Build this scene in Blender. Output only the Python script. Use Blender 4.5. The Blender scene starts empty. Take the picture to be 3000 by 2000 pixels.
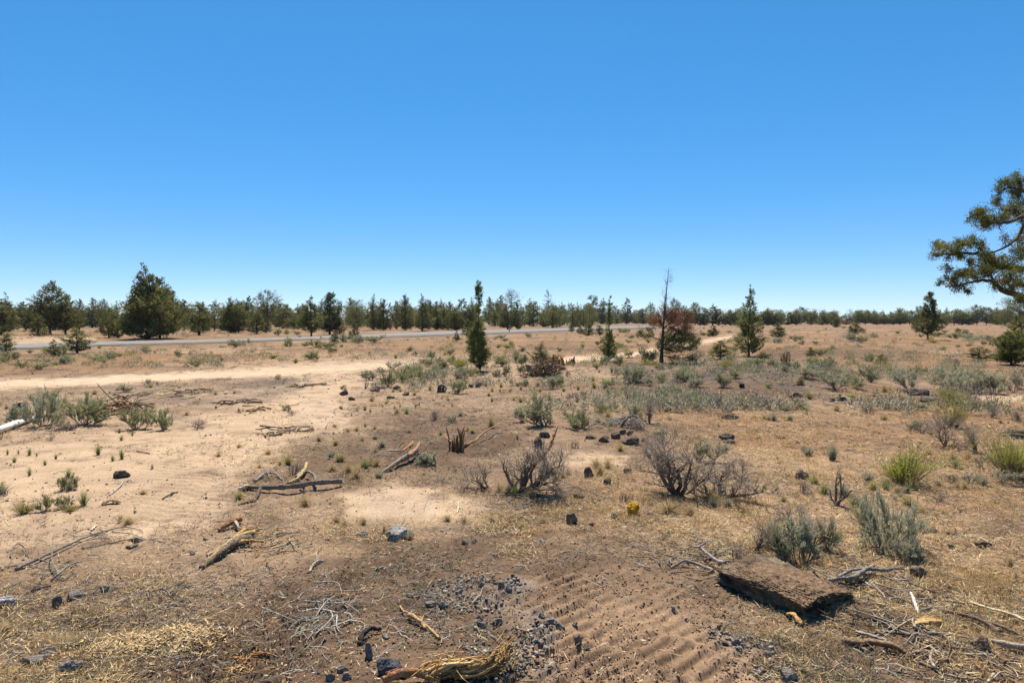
import bpy, math
import numpy as np

# ------------------------------------------------------------------ camera, sky, sun, exposure
scene = bpy.context.scene
COL = scene.collection
H = 3.0                    # eye height in metres
F_PX = 2000.0              # focal length in photo pixels (24 mm on 36 mm, photo 3000 wide)
PITCH = math.atan(65.0 / F_PX)
cam_d = bpy.data.cameras.new("camera")
cam = bpy.data.objects.new("camera", cam_d)
COL.objects.link(cam)
cam_d.lens = 24.0; cam_d.sensor_width = 36.0
cam_d.clip_start = 0.1; cam_d.clip_end = 30000
cam.location = (0, 0, H)
cam.rotation_euler = (math.radians(90) - PITCH, 0, 0)
scene.camera = cam

SUN_EL, SUN_AZ = math.radians(60), math.radians(-6)      # azimuth from +Y towards +X
world = bpy.data.worlds.new("World"); scene.world = world
world.use_nodes = True
wn = world.node_tree.nodes; wl = world.node_tree.links
bg = wn["Background"]
sky = wn.new("ShaderNodeTexSky"); sky.sky_type = 'NISHITA'; sky.sun_disc = False
sky.sun_elevation = SUN_EL; sky.sun_rotation = SUN_AZ
sky.altitude = 6000; sky.air_density = 1.5; sky.dust_density = 3.0; sky.ozone_density = 10.0
hs = wn.new("ShaderNodeHueSaturation"); hs.inputs['Hue'].default_value = 0.505; hs.inputs['Saturation'].default_value = 1.2
gm = wn.new("ShaderNodeGamma"); gm.inputs['Gamma'].default_value = 0.66
wl.new(sky.outputs[0], hs.inputs['Color']); wl.new(hs.outputs[0], gm.inputs['Color']); wl.new(gm.outputs[0], bg.inputs['Color'])
bg.inputs['Strength'].default_value = 0.15
sun_d = bpy.data.lights.new("sun", 'SUN'); sun_d.energy = 4.95; sun_d.angle = math.radians(0.53)
sun_d.color = (1.0, 0.95, 0.86)
sun = bpy.data.objects.new("sun", sun_d); COL.objects.link(sun)
sun.rotation_euler = (math.radians(90) - SUN_EL, 0, math.pi - SUN_AZ)
scene.view_settings.view_transform = 'Standard'; scene.view_settings.look = 'None'
scene.view_settings.gamma = 1.0; scene.view_settings.use_curve_mapping = False
scene.view_settings.exposure = 0.86
scene.render.engine = 'CYCLES'
scene.cycles.max_bounces = 5; scene.cycles.diffuse_bounces = 2; scene.cycles.transmission_bounces = 3

# ------------------------------------------------------------------ maths helpers
rng = np.random.default_rng(7)
def R_(a, b, n=None): return rng.uniform(a, b, n)
def unit(v): return v / (np.linalg.norm(v, axis=-1, keepdims=True) + 1e-12)
def lerp(a, b, t): return a + (b - a) * t
def sstep(a, b, x):
    t = np.clip((x - a) / (b - a), 0, 1); return t * t * (3 - 2 * t)
def hash2(ix, iy, s):
    h = ix * np.int64(374761393) + iy * np.int64(668265263) + np.int64(s * 144269504)
    h = (h ^ (h >> np.int64(13))) * np.int64(1274126177)
    h = h ^ (h >> np.int64(16))
    return (h & np.int64(0xffff)) / 65535.0
def vnoise(x, y, s=0):
    x = np.asarray(x, float); y = np.asarray(y, float)
    fx = np.floor(x); fy = np.floor(y); ix = fx.astype(np.int64); iy = fy.astype(np.int64)
    u = x - fx; v = y - fy; u = u * u * (3 - 2 * u); v = v * v * (3 - 2 * v)
    a = hash2(ix, iy, s); b = hash2(ix + 1, iy, s); c = hash2(ix, iy + 1, s); d = hash2(ix + 1, iy + 1, s)
    return (a + (b - a) * u) * (1 - v) + (c + (d - c) * u) * v
def fbm(x, y, s=0, o=3):
    r = 0; a = .5
    for i in range(o):
        r = r + a * (vnoise(x * 2 ** i + 17.3 * i, y * 2 ** i - 9.1 * i, s + i) - .5) * 2; a *= .5
    return r
def noise3(p, s, f=1.0):
    g = np.random.default_rng(s); r = 0
    for i in range(7):
        k = g.normal(size=3) * f * (1 + .35 * i); r = r + np.sin(p @ k + g.uniform(0, 6.28)) / (1 + .35 * i)
    return r / 4.2

# photo pixel <-> ground
cP, sP = math.cos(PITCH), math.sin(PITCH)
def w2p(x, y, z=0.0):
    d = np.maximum(y * cP - (z - H) * sP, .3)
    v = y * sP + (z - H) * cP
    return 1500 + F_PX * x / d, 1000 - F_PX * v / d

# ------------------------------------------------------------------ ground zones (soil kinds), outlines given where they lie in the photo
ZONES = {
 'track': [(8, [(-900,1125),(-400,1120),(0,1112),(300,1100),(600,1086),(900,1068),(1120,1057),(1230,1058),(1200,1072),(1000,1092),(700,1108),(300,1126),(0,1138),(-400,1150),(-900,1165)]),
           (5, [(1640,1048),(1800,1037),(1960,1012),(2070,993),(2140,983),(2165,987),(2080,1004),(1950,1030),(1800,1052),(1650,1062)])],
 'sand': [(40, [(640,1180),(960,1085),(1090,1095),(1010,1180),(1010,1245),(930,1270),(890,1300),(790,1340),(740,1420),(620,1550),(430,1570),(0,1640),(-500,1700),(-900,1320),(0,1300),(200,1285),(500,1262)]),
          (5, [(-300,988),(100,984),(230,986),(300,992),(250,1002),(60,1010),(-300,1020)]),
          (25, [(990,1440),(1150,1405),(1330,1430),(1420,1490),(1310,1528),(1010,1512)]),
          (18, [(1650,1325),(1850,1330),(1830,1378),(1640,1368)]),
          (40, [(1560,1760),(1900,1745),(2080,1790),(2240,2080),(1400,2080)]),
          (8, [(2850,1160),(3100,1150),(3100,1180),(2880,1180)])],
 'pale': [(20, [(1010,1445),(1150,1420),(1290,1440),(1270,1500),(1080,1500)]),
          (12, [(880,1170),(960,1170),(1000,1225),(940,1260),(870,1240)])],
 'dark': [(35, [(1090,1245),(1300,1228),(1480,1250),(1570,1290),(1500,1340),(1420,1375),(1300,1400),(1150,1392),(1080,1330)]),
          (60, [(500,1830),(900,1650),(1150,1580),(1500,1575),(1900,1605),(2130,1665),(2220,1770),(2080,1830),(2260,2100),(300,2100)]),
          (25, [(850,1300),(1090,1290),(1090,1400),(900,1420),(830,1380)]),
          (14, [(2240,1022),(2500,1026),(2720,1030),(2680,1046),(2240,1050)]),
          (30, [(2480,1800),(2620,1790),(2760,1850),(3000,1960),(3000,2080),(2600,2000)]),
          (12, [(1560,1020),(1750,1012),(1750,1022),(1600,1030)])],
 'grey': [(20, [(1860,1085),(2150,1062),(2400,1085),(2520,1112),(2430,1172),(2150,1192),(1900,1172),(1800,1135)]),
          (16, [(610,1135),(900,1108),(880,1150),(780,1195),(640,1190),(330,1180),(300,1140)])],
 'straw': [(50, [(-300,1760),(200,1730),(420,1670),(640,1700),(560,1850),(330,1990),(100,2100),(-500,2100)]),
           (14, [(940,1535),(1250,1518),(1520,1515),(1520,1545),(1200,1560),(940,1565)]),
           (40, [(640,1280),(830,1270),(900,1330),(880,1420),(700,1480),(620,1420)])],
 'orange': [(70, [(1900,1190),(2600,1185),(3300,1170),(3600,2100),(2800,2000),(2500,1800),(2250,1640),(1950,1560),(1560,1545),(1650,1440),(1880,1340),(2000,1260)]),
            (12, [(-600,1050),(0,1040),(500,1014),(900,998),(1200,992),(1800,975),(2400,966),(3600,962),(3600,1090),(2900,1085),(2500,1075),(2150,1030),(1900,1062),(1500,1052),(1200,1054),(600,1076),(0,1100),(-600,1110)]),
            (6, [(-600,965),(0,965),(600,962),(1200,955),(1800,950),(3600,944),(3600,962),(1900,960),(1300,970),(600,994),(0,1008),(-600,1020)])],
 'cleat': [(90, [(1420,1720),(1700,1690),(1980,1700),(2120,1790),(2230,2080),(1380,2080),(1500,1900)])],
 'cleat2': [(40, [(640,2080),(420,2000),(700,1840),(1000,1780),(900,1900),(900,2080)])],
 'ripple': [(50, [(470,1300),(620,1270),(760,1290),(690,1480),(560,1560),(430,1500)])],
 'gravel': [(14, [(1245,1735),(1330,1705),(1480,1700),(1560,1720),(1500,1770),(1330,1790),(1240,1775)]),
            (18, [(1400,1830),(1560,1800),(1650,1850),(1640,1940),(1560,2010),(1380,2010),(1370,1920)]),
            (18, [(2090,1850),(2180,1850),(2260,1900),(2370,1960),(2380,2020),(2200,2020),(2180,1920)])],
}
def poly_sd(px, py, poly):
    P = np.array(poly, float); Q = np.roll(P, -1, 0)
    d = np.full(px.shape, 1e18); ins = np.zeros(px.shape, bool)
    for (ax, ay), (bx, by) in zip(P, Q):
        ex, ey = bx - ax, by - ay
        t = np.clip(((px - ax) * ex + (py - ay) * ey) / (ex * ex + ey * ey), 0, 1)
        d = np.minimum(d, (px - ax - ex * t) ** 2 + (py - ay - ey * t) ** 2)
        c = ((ay > py) != (by > py)) & (px < ex * (py - ay) / (ey if ey else 1e-9) + ax)
        ins ^= c
    d = np.sqrt(d)
    return np.where(ins, d, -d)
def zones(x, y, which=None):
    x = np.asarray(x, float); y = np.asarray(y, float)
    px, py = w2p(x, y, 0.0)
    ok = y > 1.6
    w1 = fbm(x / 1.7, y / 1.7, 31, 4); w2 = fbm(x / .35, y / .35, 47, 2)
    out = {}
    for k, L in ZONES.items():
        if which and k not in which: continue
        m = np.zeros(x.shape)
        for f, poly in L:
            sd = poly_sd(px, py, poly)
            m = np.maximum(m, sstep(-1.1, 1.1, sd / f + w1 * {'track': .7, 'cleat': .7, 'sand': 1.1, 'dark': 1.3}.get(k, 2.2) + w2 * 1.3))
        out[k] = np.where(ok, m, 0)
    return out
MOUNDS = [(2130,1120,5.5,.38),(2330,1130,3.5,.2),(1590,1105,1.3,.22),(1660,1100,.9,.15),(1330,1310,.8,.12),(1480,1290,.7,.1),(1830,1290,.8,.12),
          (2560,1800,.35,.12),(2640,1850,.35,.10),(2760,1900,.4,.08),(2880,1905,.2,.05),(1900,1060,2.5,.15),(1100,1130,2.0,.15),(1900,1550,1.6,.06),(700,1190,1.5,.06),(2420,1790,.25,.06),(2215,1625,.45,.10),(2420,1690,.4,.12),(2470,1800,.3,.11),(2140,1700,.22,.07)]
def flat_at(px, py):
    u = (px - 1500) / F_PX; v = (1000 - py) / F_PX
    dy = cP + v * sP; dz = -sP + v * cP
    t = H / np.maximum(-dz, 1e-5)
    return u * t, dy * t
MW = [(*flat_at(a, b), r, h) for a, b, r, h in MOUNDS]
RUTS = [[(930,1085),(945,1150),(925,1230),(850,1320),(730,1430),(600,1560),(430,1740)], [(-300,1140),(0,1126),(400,1108),(800,1090),(1150,1066)]]
def ruts(x, y):
    d = np.full(np.shape(x), 9.)
    for L in RUTS:
        P = np.array([flat_at(*p) for p in L])
        for (ax, ay), (bx, by) in zip(P[:-1], P[1:]):
            ex, ey = bx - ax, by - ay; t = np.clip(((x - ax) * ex + (y - ay) * ey) / (ex * ex + ey * ey), 0, 1)
            d = np.minimum(d, np.hypot(x - ax - ex * t, y - ay - ey * t))
    d = d + .12 * fbm(x / 1.5, y / 1.5, 201, 2)
    return np.exp(-((d - .85) / .17) ** 2), np.exp(-((d - 1.12) / .10) ** 2) + np.exp(-((d - .58) / .10) ** 2)
def height(x, y):
    x = np.asarray(x, float); y = np.asarray(y, float)
    r = np.hypot(x, y)
    z = zones(x, y, ('track', 'sand', 'dark', 'cleat', 'cleat2', 'ripple', 'orange', 'gravel'))
    smooth = np.maximum(z['track'], z['sand'] * .7)
    far = sstep(40, 120, r)
    h = .07 * fbm(x / 8, y / 8, 3, 2) * (1 - .8 * far) + .035 * fbm(x / 2.2, y / 2.2, 5, 2) * (1 - .6 * smooth) * (1 - far)
    rough = (1 - .6 * smooth) * (.55 + .6 * z['dark'] + .3 * z['orange'] + z['gravel'] * .6)
    near = 1 - sstep(25, 45, r)
    h = h + near * rough * (.036 * fbm(x / .45, y / .45, 8, 3) + .026 * np.maximum(0, fbm(x / .11, y / .11, 12, 2) + .05))
    # wheel ruts along the sand, cleat marks of a crawler track
    k = (x + y) / math.sqrt(2); q = (y - x) / math.sqrt(2)
    wob = .05 * fbm(x / .6, y / .6, 21, 2)
    kk = k + .07 * fbm(q / .7, k / .7, 79, 2); pi_ = np.floor(kk / .62); fr = kk / .62 - pi_          # one crawler pass beside the next, each out of step
    ph = hash2(pi_.astype(np.int64), np.zeros(pi_.shape, np.int64), 9) * 6.283
    g = np.sin((q + wob) / (.165 + .02 * np.sin(ph * 3)) * 2 * math.pi + ph)
    g = np.clip(g * 1.7, -1, .75) * sstep(0, .14, fr) * sstep(0, .14, 1 - fr) * (.45 + .55 * sstep(-.3, .1, fbm(k / .6, q / .8, 77, 2)))
    g = g + .9 * (np.exp(-((fr - .02) / .06) ** 2) + np.exp(-((fr - .98) / .06) ** 2)) * (.6 + fbm(q / .25, k / .25, 83, 2))
    h = h + z['cleat'] * .034 * g
    k2 = (.88 * y - .47 * x)
    h = h + z['cleat2'] * .028 * np.sin((k2 + wob) / .17 * 6.283)
    h = h + z['ripple'] * near * .018 * np.sin((y + .25 * x + .12 * fbm(x / .8, y / .8, 23, 2)) / .24 * 6.283) * (.5 + vnoise(x / .8, y / .4, 88))
    ru, be = ruts(x, y); nr = 1 - sstep(30, 70, r)
    h = h + nr * (.018 * be * (.6 + fbm(x / .2, y / .2, 203, 2)) - .04 * ru + .008 * ru * np.sin((y * .8 - x * .6) / .11 * 6.283))
    for mx, my, mr, mh in MW:
        d2 = ((x - mx) ** 2 + (y - my) ** 2) / (mr * mr)
        h = h + mh * np.exp(-d2 * 1.4) * (1 + .35 * fbm(x / (mr * .5), y / (mr * .5), 91, 2))
    return h
def at(px, py):
    """ground point seen at a photo pixel"""
    x, y = flat_at(px, py); u = (px - 1500) / F_PX; v = (1000 - py) / F_PX
    dy = cP + v * sP; dz = -sP + v * cP
    for _ in range(6):
        h = float(height(np.array([x]), np.array([y]))[0]); t = (H - h) / max(-dz, 1e-5); x, y = u * t, dy * t
    return float(x), float(y), float(height(np.array([x]), np.array([y]))[0])
def ppm(y): return F_PX / y            # photo pixels per metre at depth y

# ------------------------------------------------------------------ mesh helpers
def mk_mesh(name, V, Fs, tint=None, mat=None, smooth=False):
    if isinstance(Fs, np.ndarray): Fs = [Fs]
    Fs = [f for f in Fs if len(f)]
    me = bpy.data.meshes.new(name)
    V = np.ascontiguousarray(V, dtype=np.float32)
    me.vertices.add(len(V)); me.vertices.foreach_set('co', V.ravel())
    lv = np.concatenate([f.ravel() for f in Fs]).astype(np.int32)
    tot = np.concatenate([np.full(len(f), f.shape[1], np.int32) for f in Fs])
    st = np.concatenate([[0], np.cumsum(tot)[:-1]]).astype(np.int32)
    me.loops.add(len(lv)); me.loops.foreach_set('vertex_index', lv)
    me.polygons.add(len(tot)); me.polygons.foreach_set('loop_start', st)
    if smooth: me.polygons.foreach_set('use_smooth', np.ones(len(tot), bool))
    if tint is not None:
        a = me.attributes.new('tint', 'FLOAT_COLOR', 'POINT')
        c = np.ones((len(V), 4), np.float32); c[:, :3] = tint
        a.data.foreach_set('color', c.ravel())
    me.update(calc_edges=True)
    if mat: me.materials.append(mat)
    return me
def link(name, data, parent=None, loc=None, rot=None, scale=None):
    o = bpy.data.objects.new(name, data); COL.objects.link(o)
    if parent: o.parent = parent
    if loc is not None: o.location = loc
    if rot is not None: o.rotation_euler = rot
    if scale is not None: o.scale = scale
    return o
def tag(o, label=None, cat=None, group=None, kind=None):
    if label: o['label'] = label
    if cat: o['category'] = cat
    if group: o['group'] = group
    if kind: o['kind'] = kind
    return o
class MB:
    """collects vertex / face / tint arrays into one mesh"""
    def __init__(s): s.V = []; s.Q = []; s.T = []; s.C = []; s.n = 0
    def add(s, V, F, c):
        V = np.asarray(V, float); F = np.asarray(F)
        c = np.broadcast_to(np.asarray(c, float), (len(V), 3))
        s.V.append(V); s.C.append(c)
        (s.Q if F.shape[1] == 4 else s.T).append(F + s.n); s.n += len(V)
    def mesh(s, name, mat, smooth=False):
        Fs = []
        if s.T: Fs.append(np.concatenate(s.T))
        if s.Q: Fs.append(np.concatenate(s.Q))
        return mk_mesh(name, np.concatenate(s.V), Fs, np.concatenate(s.C), mat, smooth)
def tubes(P, R, S=5, ridge=0.0, seed=0, cap=False):
    """P (N,K,3) paths, R (N,K) radii -> verts, quads"""
    P = np.asarray(P, float); R = np.asarray(R, float)
    if P.ndim == 2: P = P[None]; R = R[None]
    if cap:
        P = np.concatenate([P[:, :1], P, P[:, -1:]], 1); R = np.concatenate([R[:, :1] * 0, R, R[:, -1:] * 0], 1)
    N, K, _ = P.shape
    T = np.gradient(P, axis=1)
    if cap: T[:, 0] = T[:, 2]; T[:, 1] = T[:, 2]; T[:, -1] = T[:, -3]; T[:, -2] = T[:, -3]
    T = unit(T); m = unit(P[:, -1] - P[:, 0])
    ref = np.where(np.abs(m[:, 2:3]) > .8, np.array([[1., 0, 0]]), np.array([[0, 0, 1.]]))
    A = unit(np.cross(T, ref[:, None, :])); B = np.cross(T, A)
    th = np.arange(S) * 2 * math.pi / S
    rr = np.repeat(R[..., None], S, 2)
    if ridge:
        g = np.random.default_rng(seed)
        prof = 1 + ridge * g.uniform(-1, 1, (N, 1, S)) + ridge * .5 * g.uniform(-1, 1, (N, K, S))
        rr = rr * prof
    V = P[:, :, None, :] + rr[..., None] * (np.cos(th)[None, None, :, None] * A[:, :, None, :] + np.sin(th)[None, None, :, None] * B[:, :, None, :])
    i = np.arange(N)[:, None, None] * K * S; k = np.arange(K - 1)[None, :, None] * S; s = np.arange(S)[None, None, :]
    a = i + k + s; b = i + k + (s + 1) % S
    Fq = np.stack([a, b, b + S, a + S], -1).reshape(-1, 4)
    return V.reshape(-1, 3), Fq
def curve(pts, n=14, jit=0.0, seed=1):
    """smooth path through control points"""
    pts = np.asarray(pts, float); m = len(pts)
    t = np.linspace(0, m - 1, n); out = []
    for a in t:
        i = min(int(a), m - 2); u = a - i
        p0 = pts[max(i - 1, 0)]; p1 = pts[i]; p2 = pts[i + 1]; p3 = pts[min(i + 2, m - 1)]
        out.append(.5 * (2 * p1 + (p2 - p0) * u + (2 * p0 - 5 * p1 + 4 * p2 - p3) * u * u + (3 * p1 - p0 - 3 * p2 + p3) * u ** 3))
    out = np.array(out)
    if jit: out += np.random.default_rng(seed).normal(size=out.shape) * jit
    return out
def leaves(C, D, L, W, side=None):
    """one small rhombic leaf each"""
    n = len(C); D = unit(D)
    if side is None: side = unit(np.cross(D, rng.normal(size=(n, 3))))
    L = np.broadcast_to(L, (n,))[:, None]; W = np.broadcast_to(W, (n,))[:, None]
    V = np.stack([C, C + D * L * .5 + side * W * .5, C + D * L, C + D * L * .5 - side * W * .5], 1).reshape(-1, 3)
    F = np.arange(n * 4).reshape(n, 4)
    return V, F
def grow(P, R, n, t0, t1, ang, lr, up=0.0, K=5, wig=.25, rr=.6, tip=.35):
    """n child branches on the given branches"""
    N, K0, _ = P.shape
    ln = np.linalg.norm(np.diff(P, axis=1), axis=2).sum(1)
    idx = rng.choice(N, n, p=ln / ln.sum()); t = R_(t0, t1, n) * (K0 - 1)
    i = np.minimum(t.astype(int), K0 - 2); u = (t - i)[:, None]
    s = P[idx, i] * (1 - u) + P[idx, i + 1] * u
    T = unit(P[idx, i + 1] - P[idx, i])
    perp = unit(np.cross(T, rng.normal(size=(n, 3))))
    a = R_(ang[0], ang[1], n)[:, None]
    D = unit(T * np.cos(a) + perp * np.sin(a) + np.array([0, 0, up]))
    L = (ln[idx] * lr * R_(.55, 1.25, n))[:, None]
    pts = [s]; d = D
    for k in range(K - 1):
        d = unit(d + rng.normal(size=(n, 3)) * wig + np.array([0, 0, up * .25]))
        pts.append(pts[-1] + d * L / (K - 1))
    Pn = np.stack(pts, 1)
    r0 = (R[idx, i] * rr)[:, None]
    return Pn, r0 * np.linspace(1, tip, K)[None, :]
def stems(n, spread, length, K=6, wig=.18, r=.02, base=.05, zmin=.15):
    th = R_(0, 6.283, n); el = R_(spread[0], spread[1], n)
    D = np.stack([np.cos(th) * np.sin(el), np.sin(th) * np.sin(el), np.cos(el)], 1)
    s = np.stack([np.cos(th) * base, np.sin(th) * base, np.zeros(n)], 1) * R_(.2, 1, n)[:, None]
    L = R_(length[0], length[1], n)[:, None]
    pts = [s]; d = D
    for k in range(K - 1):
        d = unit(d + rng.normal(size=(n, 3)) * wig + np.array([0, 0, .08])); d[:, 2] = np.maximum(d[:, 2], -.1 + zmin * .5)
        pts.append(pts[-1] + d * L / (K - 1))
    return np.stack(pts, 1), (r * R_(.6, 1.1, n))[:, None] * np.linspace(1, .35, K)[None]

# ------------------------------------------------------------------ materials
def new_mat(name):
    m = bpy.data.materials.new(name); m.use_nodes = True
    nt = m.node_tree; nt.nodes.clear()
    return m, nt.nodes, nt.links
def tint_mat(name, transl=0.0, rough=.85, var=.25, nscale=40, bump=0.0, bscale=60, objvar=.12, stretch=None, spec=.04):
    """albedo from the mesh's tint, broken up by fine noise and a little per object"""
    m, N, L = new_mat(name)
    out = N.new('ShaderNodeOutputMaterial'); at_ = N.new('ShaderNodeAttribute'); at_.attribute_name = 'tint'
    tc = N.new('ShaderNodeTexCoord'); nz = N.new('ShaderNodeTexNoise'); nz.inputs['Scale'].default_value = nscale
    nz.inputs['Detail'].default_value = 5; nz.inputs['Roughness'].default_value = .65
    src = tc.outputs['Object']
    if stretch:
        mp = N.new('ShaderNodeMapping'); mp.inputs['Scale'].default_value = stretch
        L.new(src, mp.inputs[0]); src = mp.outputs[0]
    L.new(src, nz.inputs['Vector'])
    mr = N.new('ShaderNodeMapRange'); mr.inputs[1].default_value = .3; mr.inputs[2].default_value = .7
    mr.inputs[3].default_value = 1 - var; mr.inputs[4].default_value = 1 + var
    L.new(nz.outputs[0], mr.inputs[0])
    oi = N.new('ShaderNodeObjectInfo'); mo = N.new('ShaderNodeMapRange')
    mo.inputs[3].default_value = 1 - objvar; mo.inputs[4].default_value = 1 + objvar
    L.new(oi.outputs['Random'], mo.inputs[0])
    mu = N.new('ShaderNodeMath'); mu.operation = 'MULTIPLY'; L.new(mr.outputs[0], mu.inputs[0]); L.new(mo.outputs[0], mu.inputs[1])
    vm = N.new('ShaderNodeVectorMath'); vm.operation = 'SCALE'
    L.new(at_.outputs['Color'], vm.inputs[0]); L.new(mu.outputs[0], vm.inputs['Scale'])
    if transl > 0:
        d = N.new('ShaderNodeBsdfDiffuse'); t = N.new('ShaderNodeBsdfTranslucent'); mx = N.new('ShaderNodeMixShader')
        mx.inputs[0].default_value = transl
        L.new(vm.outputs[0], d.inputs[0]); L.new(vm.outputs[0], t.inputs[0]); L.new(d.outputs[0], mx.inputs[1]); L.new(t.outputs[0], mx.inputs[2])
        L.new(mx.outputs[0], out.inputs[0])
    else:
        p = N.new('ShaderNodeBsdfPrincipled'); p.inputs['Roughness'].default_value = rough
        p.inputs['Specular IOR Level'].default_value = spec
        L.new(vm.outputs[0], p.inputs['Base Color'])
        if bump:
            nb = N.new('ShaderNodeTexNoise'); nb.inputs['Scale'].default_value = bscale; nb.inputs['Detail'].default_value = 6
            L.new(src, nb.inputs['Vector']); b = N.new('ShaderNodeBump'); b.inputs['Strength'].default_value = bump
            b.inputs['Distance'].default_value = .02; L.new(nb.outputs[0], b.inputs['Height']); L.new(b.outputs[0], p.inputs['Normal'])
        L.new(p.outputs[0], out.inputs[0])
    return m
M_LEAF = tint_mat('juniper_foliage', transl=.42, var=.3, nscale=3, objvar=.16)
M_SAGE = tint_mat('shrub_leaves', transl=.34, var=.15, nscale=9, objvar=.10)
M_GRASS = tint_mat('grass_blades', transl=.42, var=.15, nscale=9, objvar=.10)
M_BARK = tint_mat('bark', var=.3, nscale=20, bump=.6, bscale=30, stretch=(3, 3, .6), objvar=.05)
M_TWIG = tint_mat('dry_twigs', var=.2, nscale=15, objvar=.08)
M_WOOD = tint_mat('splintered_wood', var=.5, nscale=22, bump=1.0, bscale=45, objvar=.1)
M_ROCK = tint_mat('lava_rock', var=.55, nscale=16, bump=1.0, bscale=45, objvar=.12)
M_CHIP = tint_mat('litter', var=.1, nscale=4, objvar=0)
M_PIPE = tint_mat('white_plastic', rough=.4, var=.06, nscale=8, objvar=0, spec=.4)
# ------------------------------------------------------------------ ground sheet
def ground_mat():
    m, N, L = new_mat('dry_soil')
    out = N.new('ShaderNodeOutputMaterial'); p = N.new('ShaderNodeBsdfPrincipled'); p.inputs['Roughness'].default_value = .95
    p.inputs['Specular IOR Level'].default_value = .08
    a = N.new('ShaderNodeAttribute'); a.attribute_name = 'tint'; tc = N.new('ShaderNodeTexCoord')
    def noise(sc, det=6, ro=.65):
        n = N.new('ShaderNodeTexNoise'); n.inputs['Scale'].default_value = sc; n.inputs['Detail'].default_value = det; n.inputs['Roughness'].default_value = ro
        L.new(tc.outputs['Object'], n.inputs['Vector']); return n
    def rng_(src, a0, a1, b0, b1):
        r = N.new('ShaderNodeMapRange'); r.inputs[1].default_value = a0; r.inputs[2].default_value = a1; r.inputs[3].default_value = b0; r.inputs[4].default_value = b1
        L.new(src, r.inputs[0]); return r.outputs[0]
    def mul(x, y):
        q = N.new('ShaderNodeMath'); q.operation = 'MULTIPLY'; L.new(x, q.inputs[0]); L.new(y, q.inputs[1]); return q.outputs[0]
    n1 = noise(1.3, 8, .7); n2 = noise(22, 5, .7); n3 = noise(110, 3, .6)
    f = mul(rng_(n1.outputs[0], .3, .7, .78, 1.22), rng_(n2.outputs[0], .3, .7, .72, 1.28))
    f = mul(f, rng_(n3.outputs[0], .3, .7, .8, 1.2))
    vo = N.new('ShaderNodeTexVoronoi'); vo.inputs['Scale'].default_value = 34; L.new(tc.outputs['Object'], vo.inputs['Vector'])
    sp = rng_(vo.outputs['Distance'], .08, .22, .45, 1.0)        # dark crumbs
    f = mul(f, sp)
    vm = N.new('ShaderNodeVectorMath'); vm.operation = 'SCALE'; L.new(a.outputs['Color'], vm.inputs[0]); L.new(f, vm.inputs['Scale'])
    L.new(vm.outputs[0], p.inputs['Base Color'])
    b = N.new('ShaderNodeBump'); b.inputs['Strength'].default_value = .55; b.inputs['Distance'].default_value = .012
    L.new(n2.outputs[0], b.inputs['Height']); b2 = N.new('ShaderNodeBump'); b2.inputs['Strength'].default_value = .4; b2.inputs['Distance'].default_value = .004
    L.new(n3.outputs[0], b2.inputs['Height']); L.new(b.outputs[0], b2.inputs['Normal']); L.new(b2.outputs[0], p.inputs['Normal'])
    L.new(p.outputs[0], out.inputs[0]); return m
M_SOIL = ground_mat()
C_ = lambda *a: np.array(a, float)
SOIL = dict(base=C_(.200,.130,.079), track=C_(.44,.312,.200), sand=C_(.365,.250,.155), pale=C_(.355,.255,.17), dark=C_(.092,.056,.034), grey=C_(.092,.068,.053),
            straw=C_(.23,.155,.088), orange=C_(.202,.115,.057), cleat=C_(.23,.145,.086), ash=C_(.17,.15,.13))
clump_ = lambda x, y, s, f=.5: sstep(-.25, .35, fbm(x / f, y / f, s, 3))
def soil_colour(x, y):
    z = zones(x, y); c = np.broadcast_to(SOIL['base'], x.shape + (3,)).copy()
    def mix(k, w):
        nonlocal c
        c = lerp(c, SOIL[k], np.clip(w, 0, 1)[..., None])
    mix('orange', z['orange'] * .9); mix('straw', z['straw'] * .8); mix('sand', z['sand'] * .95); mix('dark', z['dark'] * (.68 + .3 * clump_(x, y, 163, .9)))
    mix('cleat', z['cleat'] * .85); mix('grey', z['grey'] * (.55 + .4 * clump_(x, y, 165, 1.4))); mix('ash', z['gravel'] * .6 * clump_(x, y, 167, .3)); mix('pale', z['pale'] * .7); mix('track', z['track'])
    ru, _ = ruts(x, y); mix('track', ru * .55 * (.4 + .6 * clump_(x, y, 207, .8)) * np.maximum(z['sand'], z['track']))
    f1 = fbm(x / 3.1, y / 3.1, 61, 4); f2 = fbm(x / 14, y / 9, 67, 3); f3 = fbm(x / .6, y / .6, 71, 3)
    keep = (1 - .75 * z['track'])
    c = lerp(c, SOIL['dark'] * 1.25, (sstep(.02, .42, f1) * .75 * keep * (1 - .75 * z['sand']))[..., None])
    c = lerp(c, SOIL['sand'], (sstep(.05, .5, f2) * .4 * (1 - z['dark']))[..., None])
    c = lerp(c, C_(.30,.175,.075), (sstep(.1, .45, -f2 + .3 * f3) * .5 * z['orange'])[..., None])
    c = lerp(c, SOIL['dark'], (sstep(.15, .5, f3) * .5 * keep * (1 - .25 * z['sand']))[..., None])
    return c
GRID = {}
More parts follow.
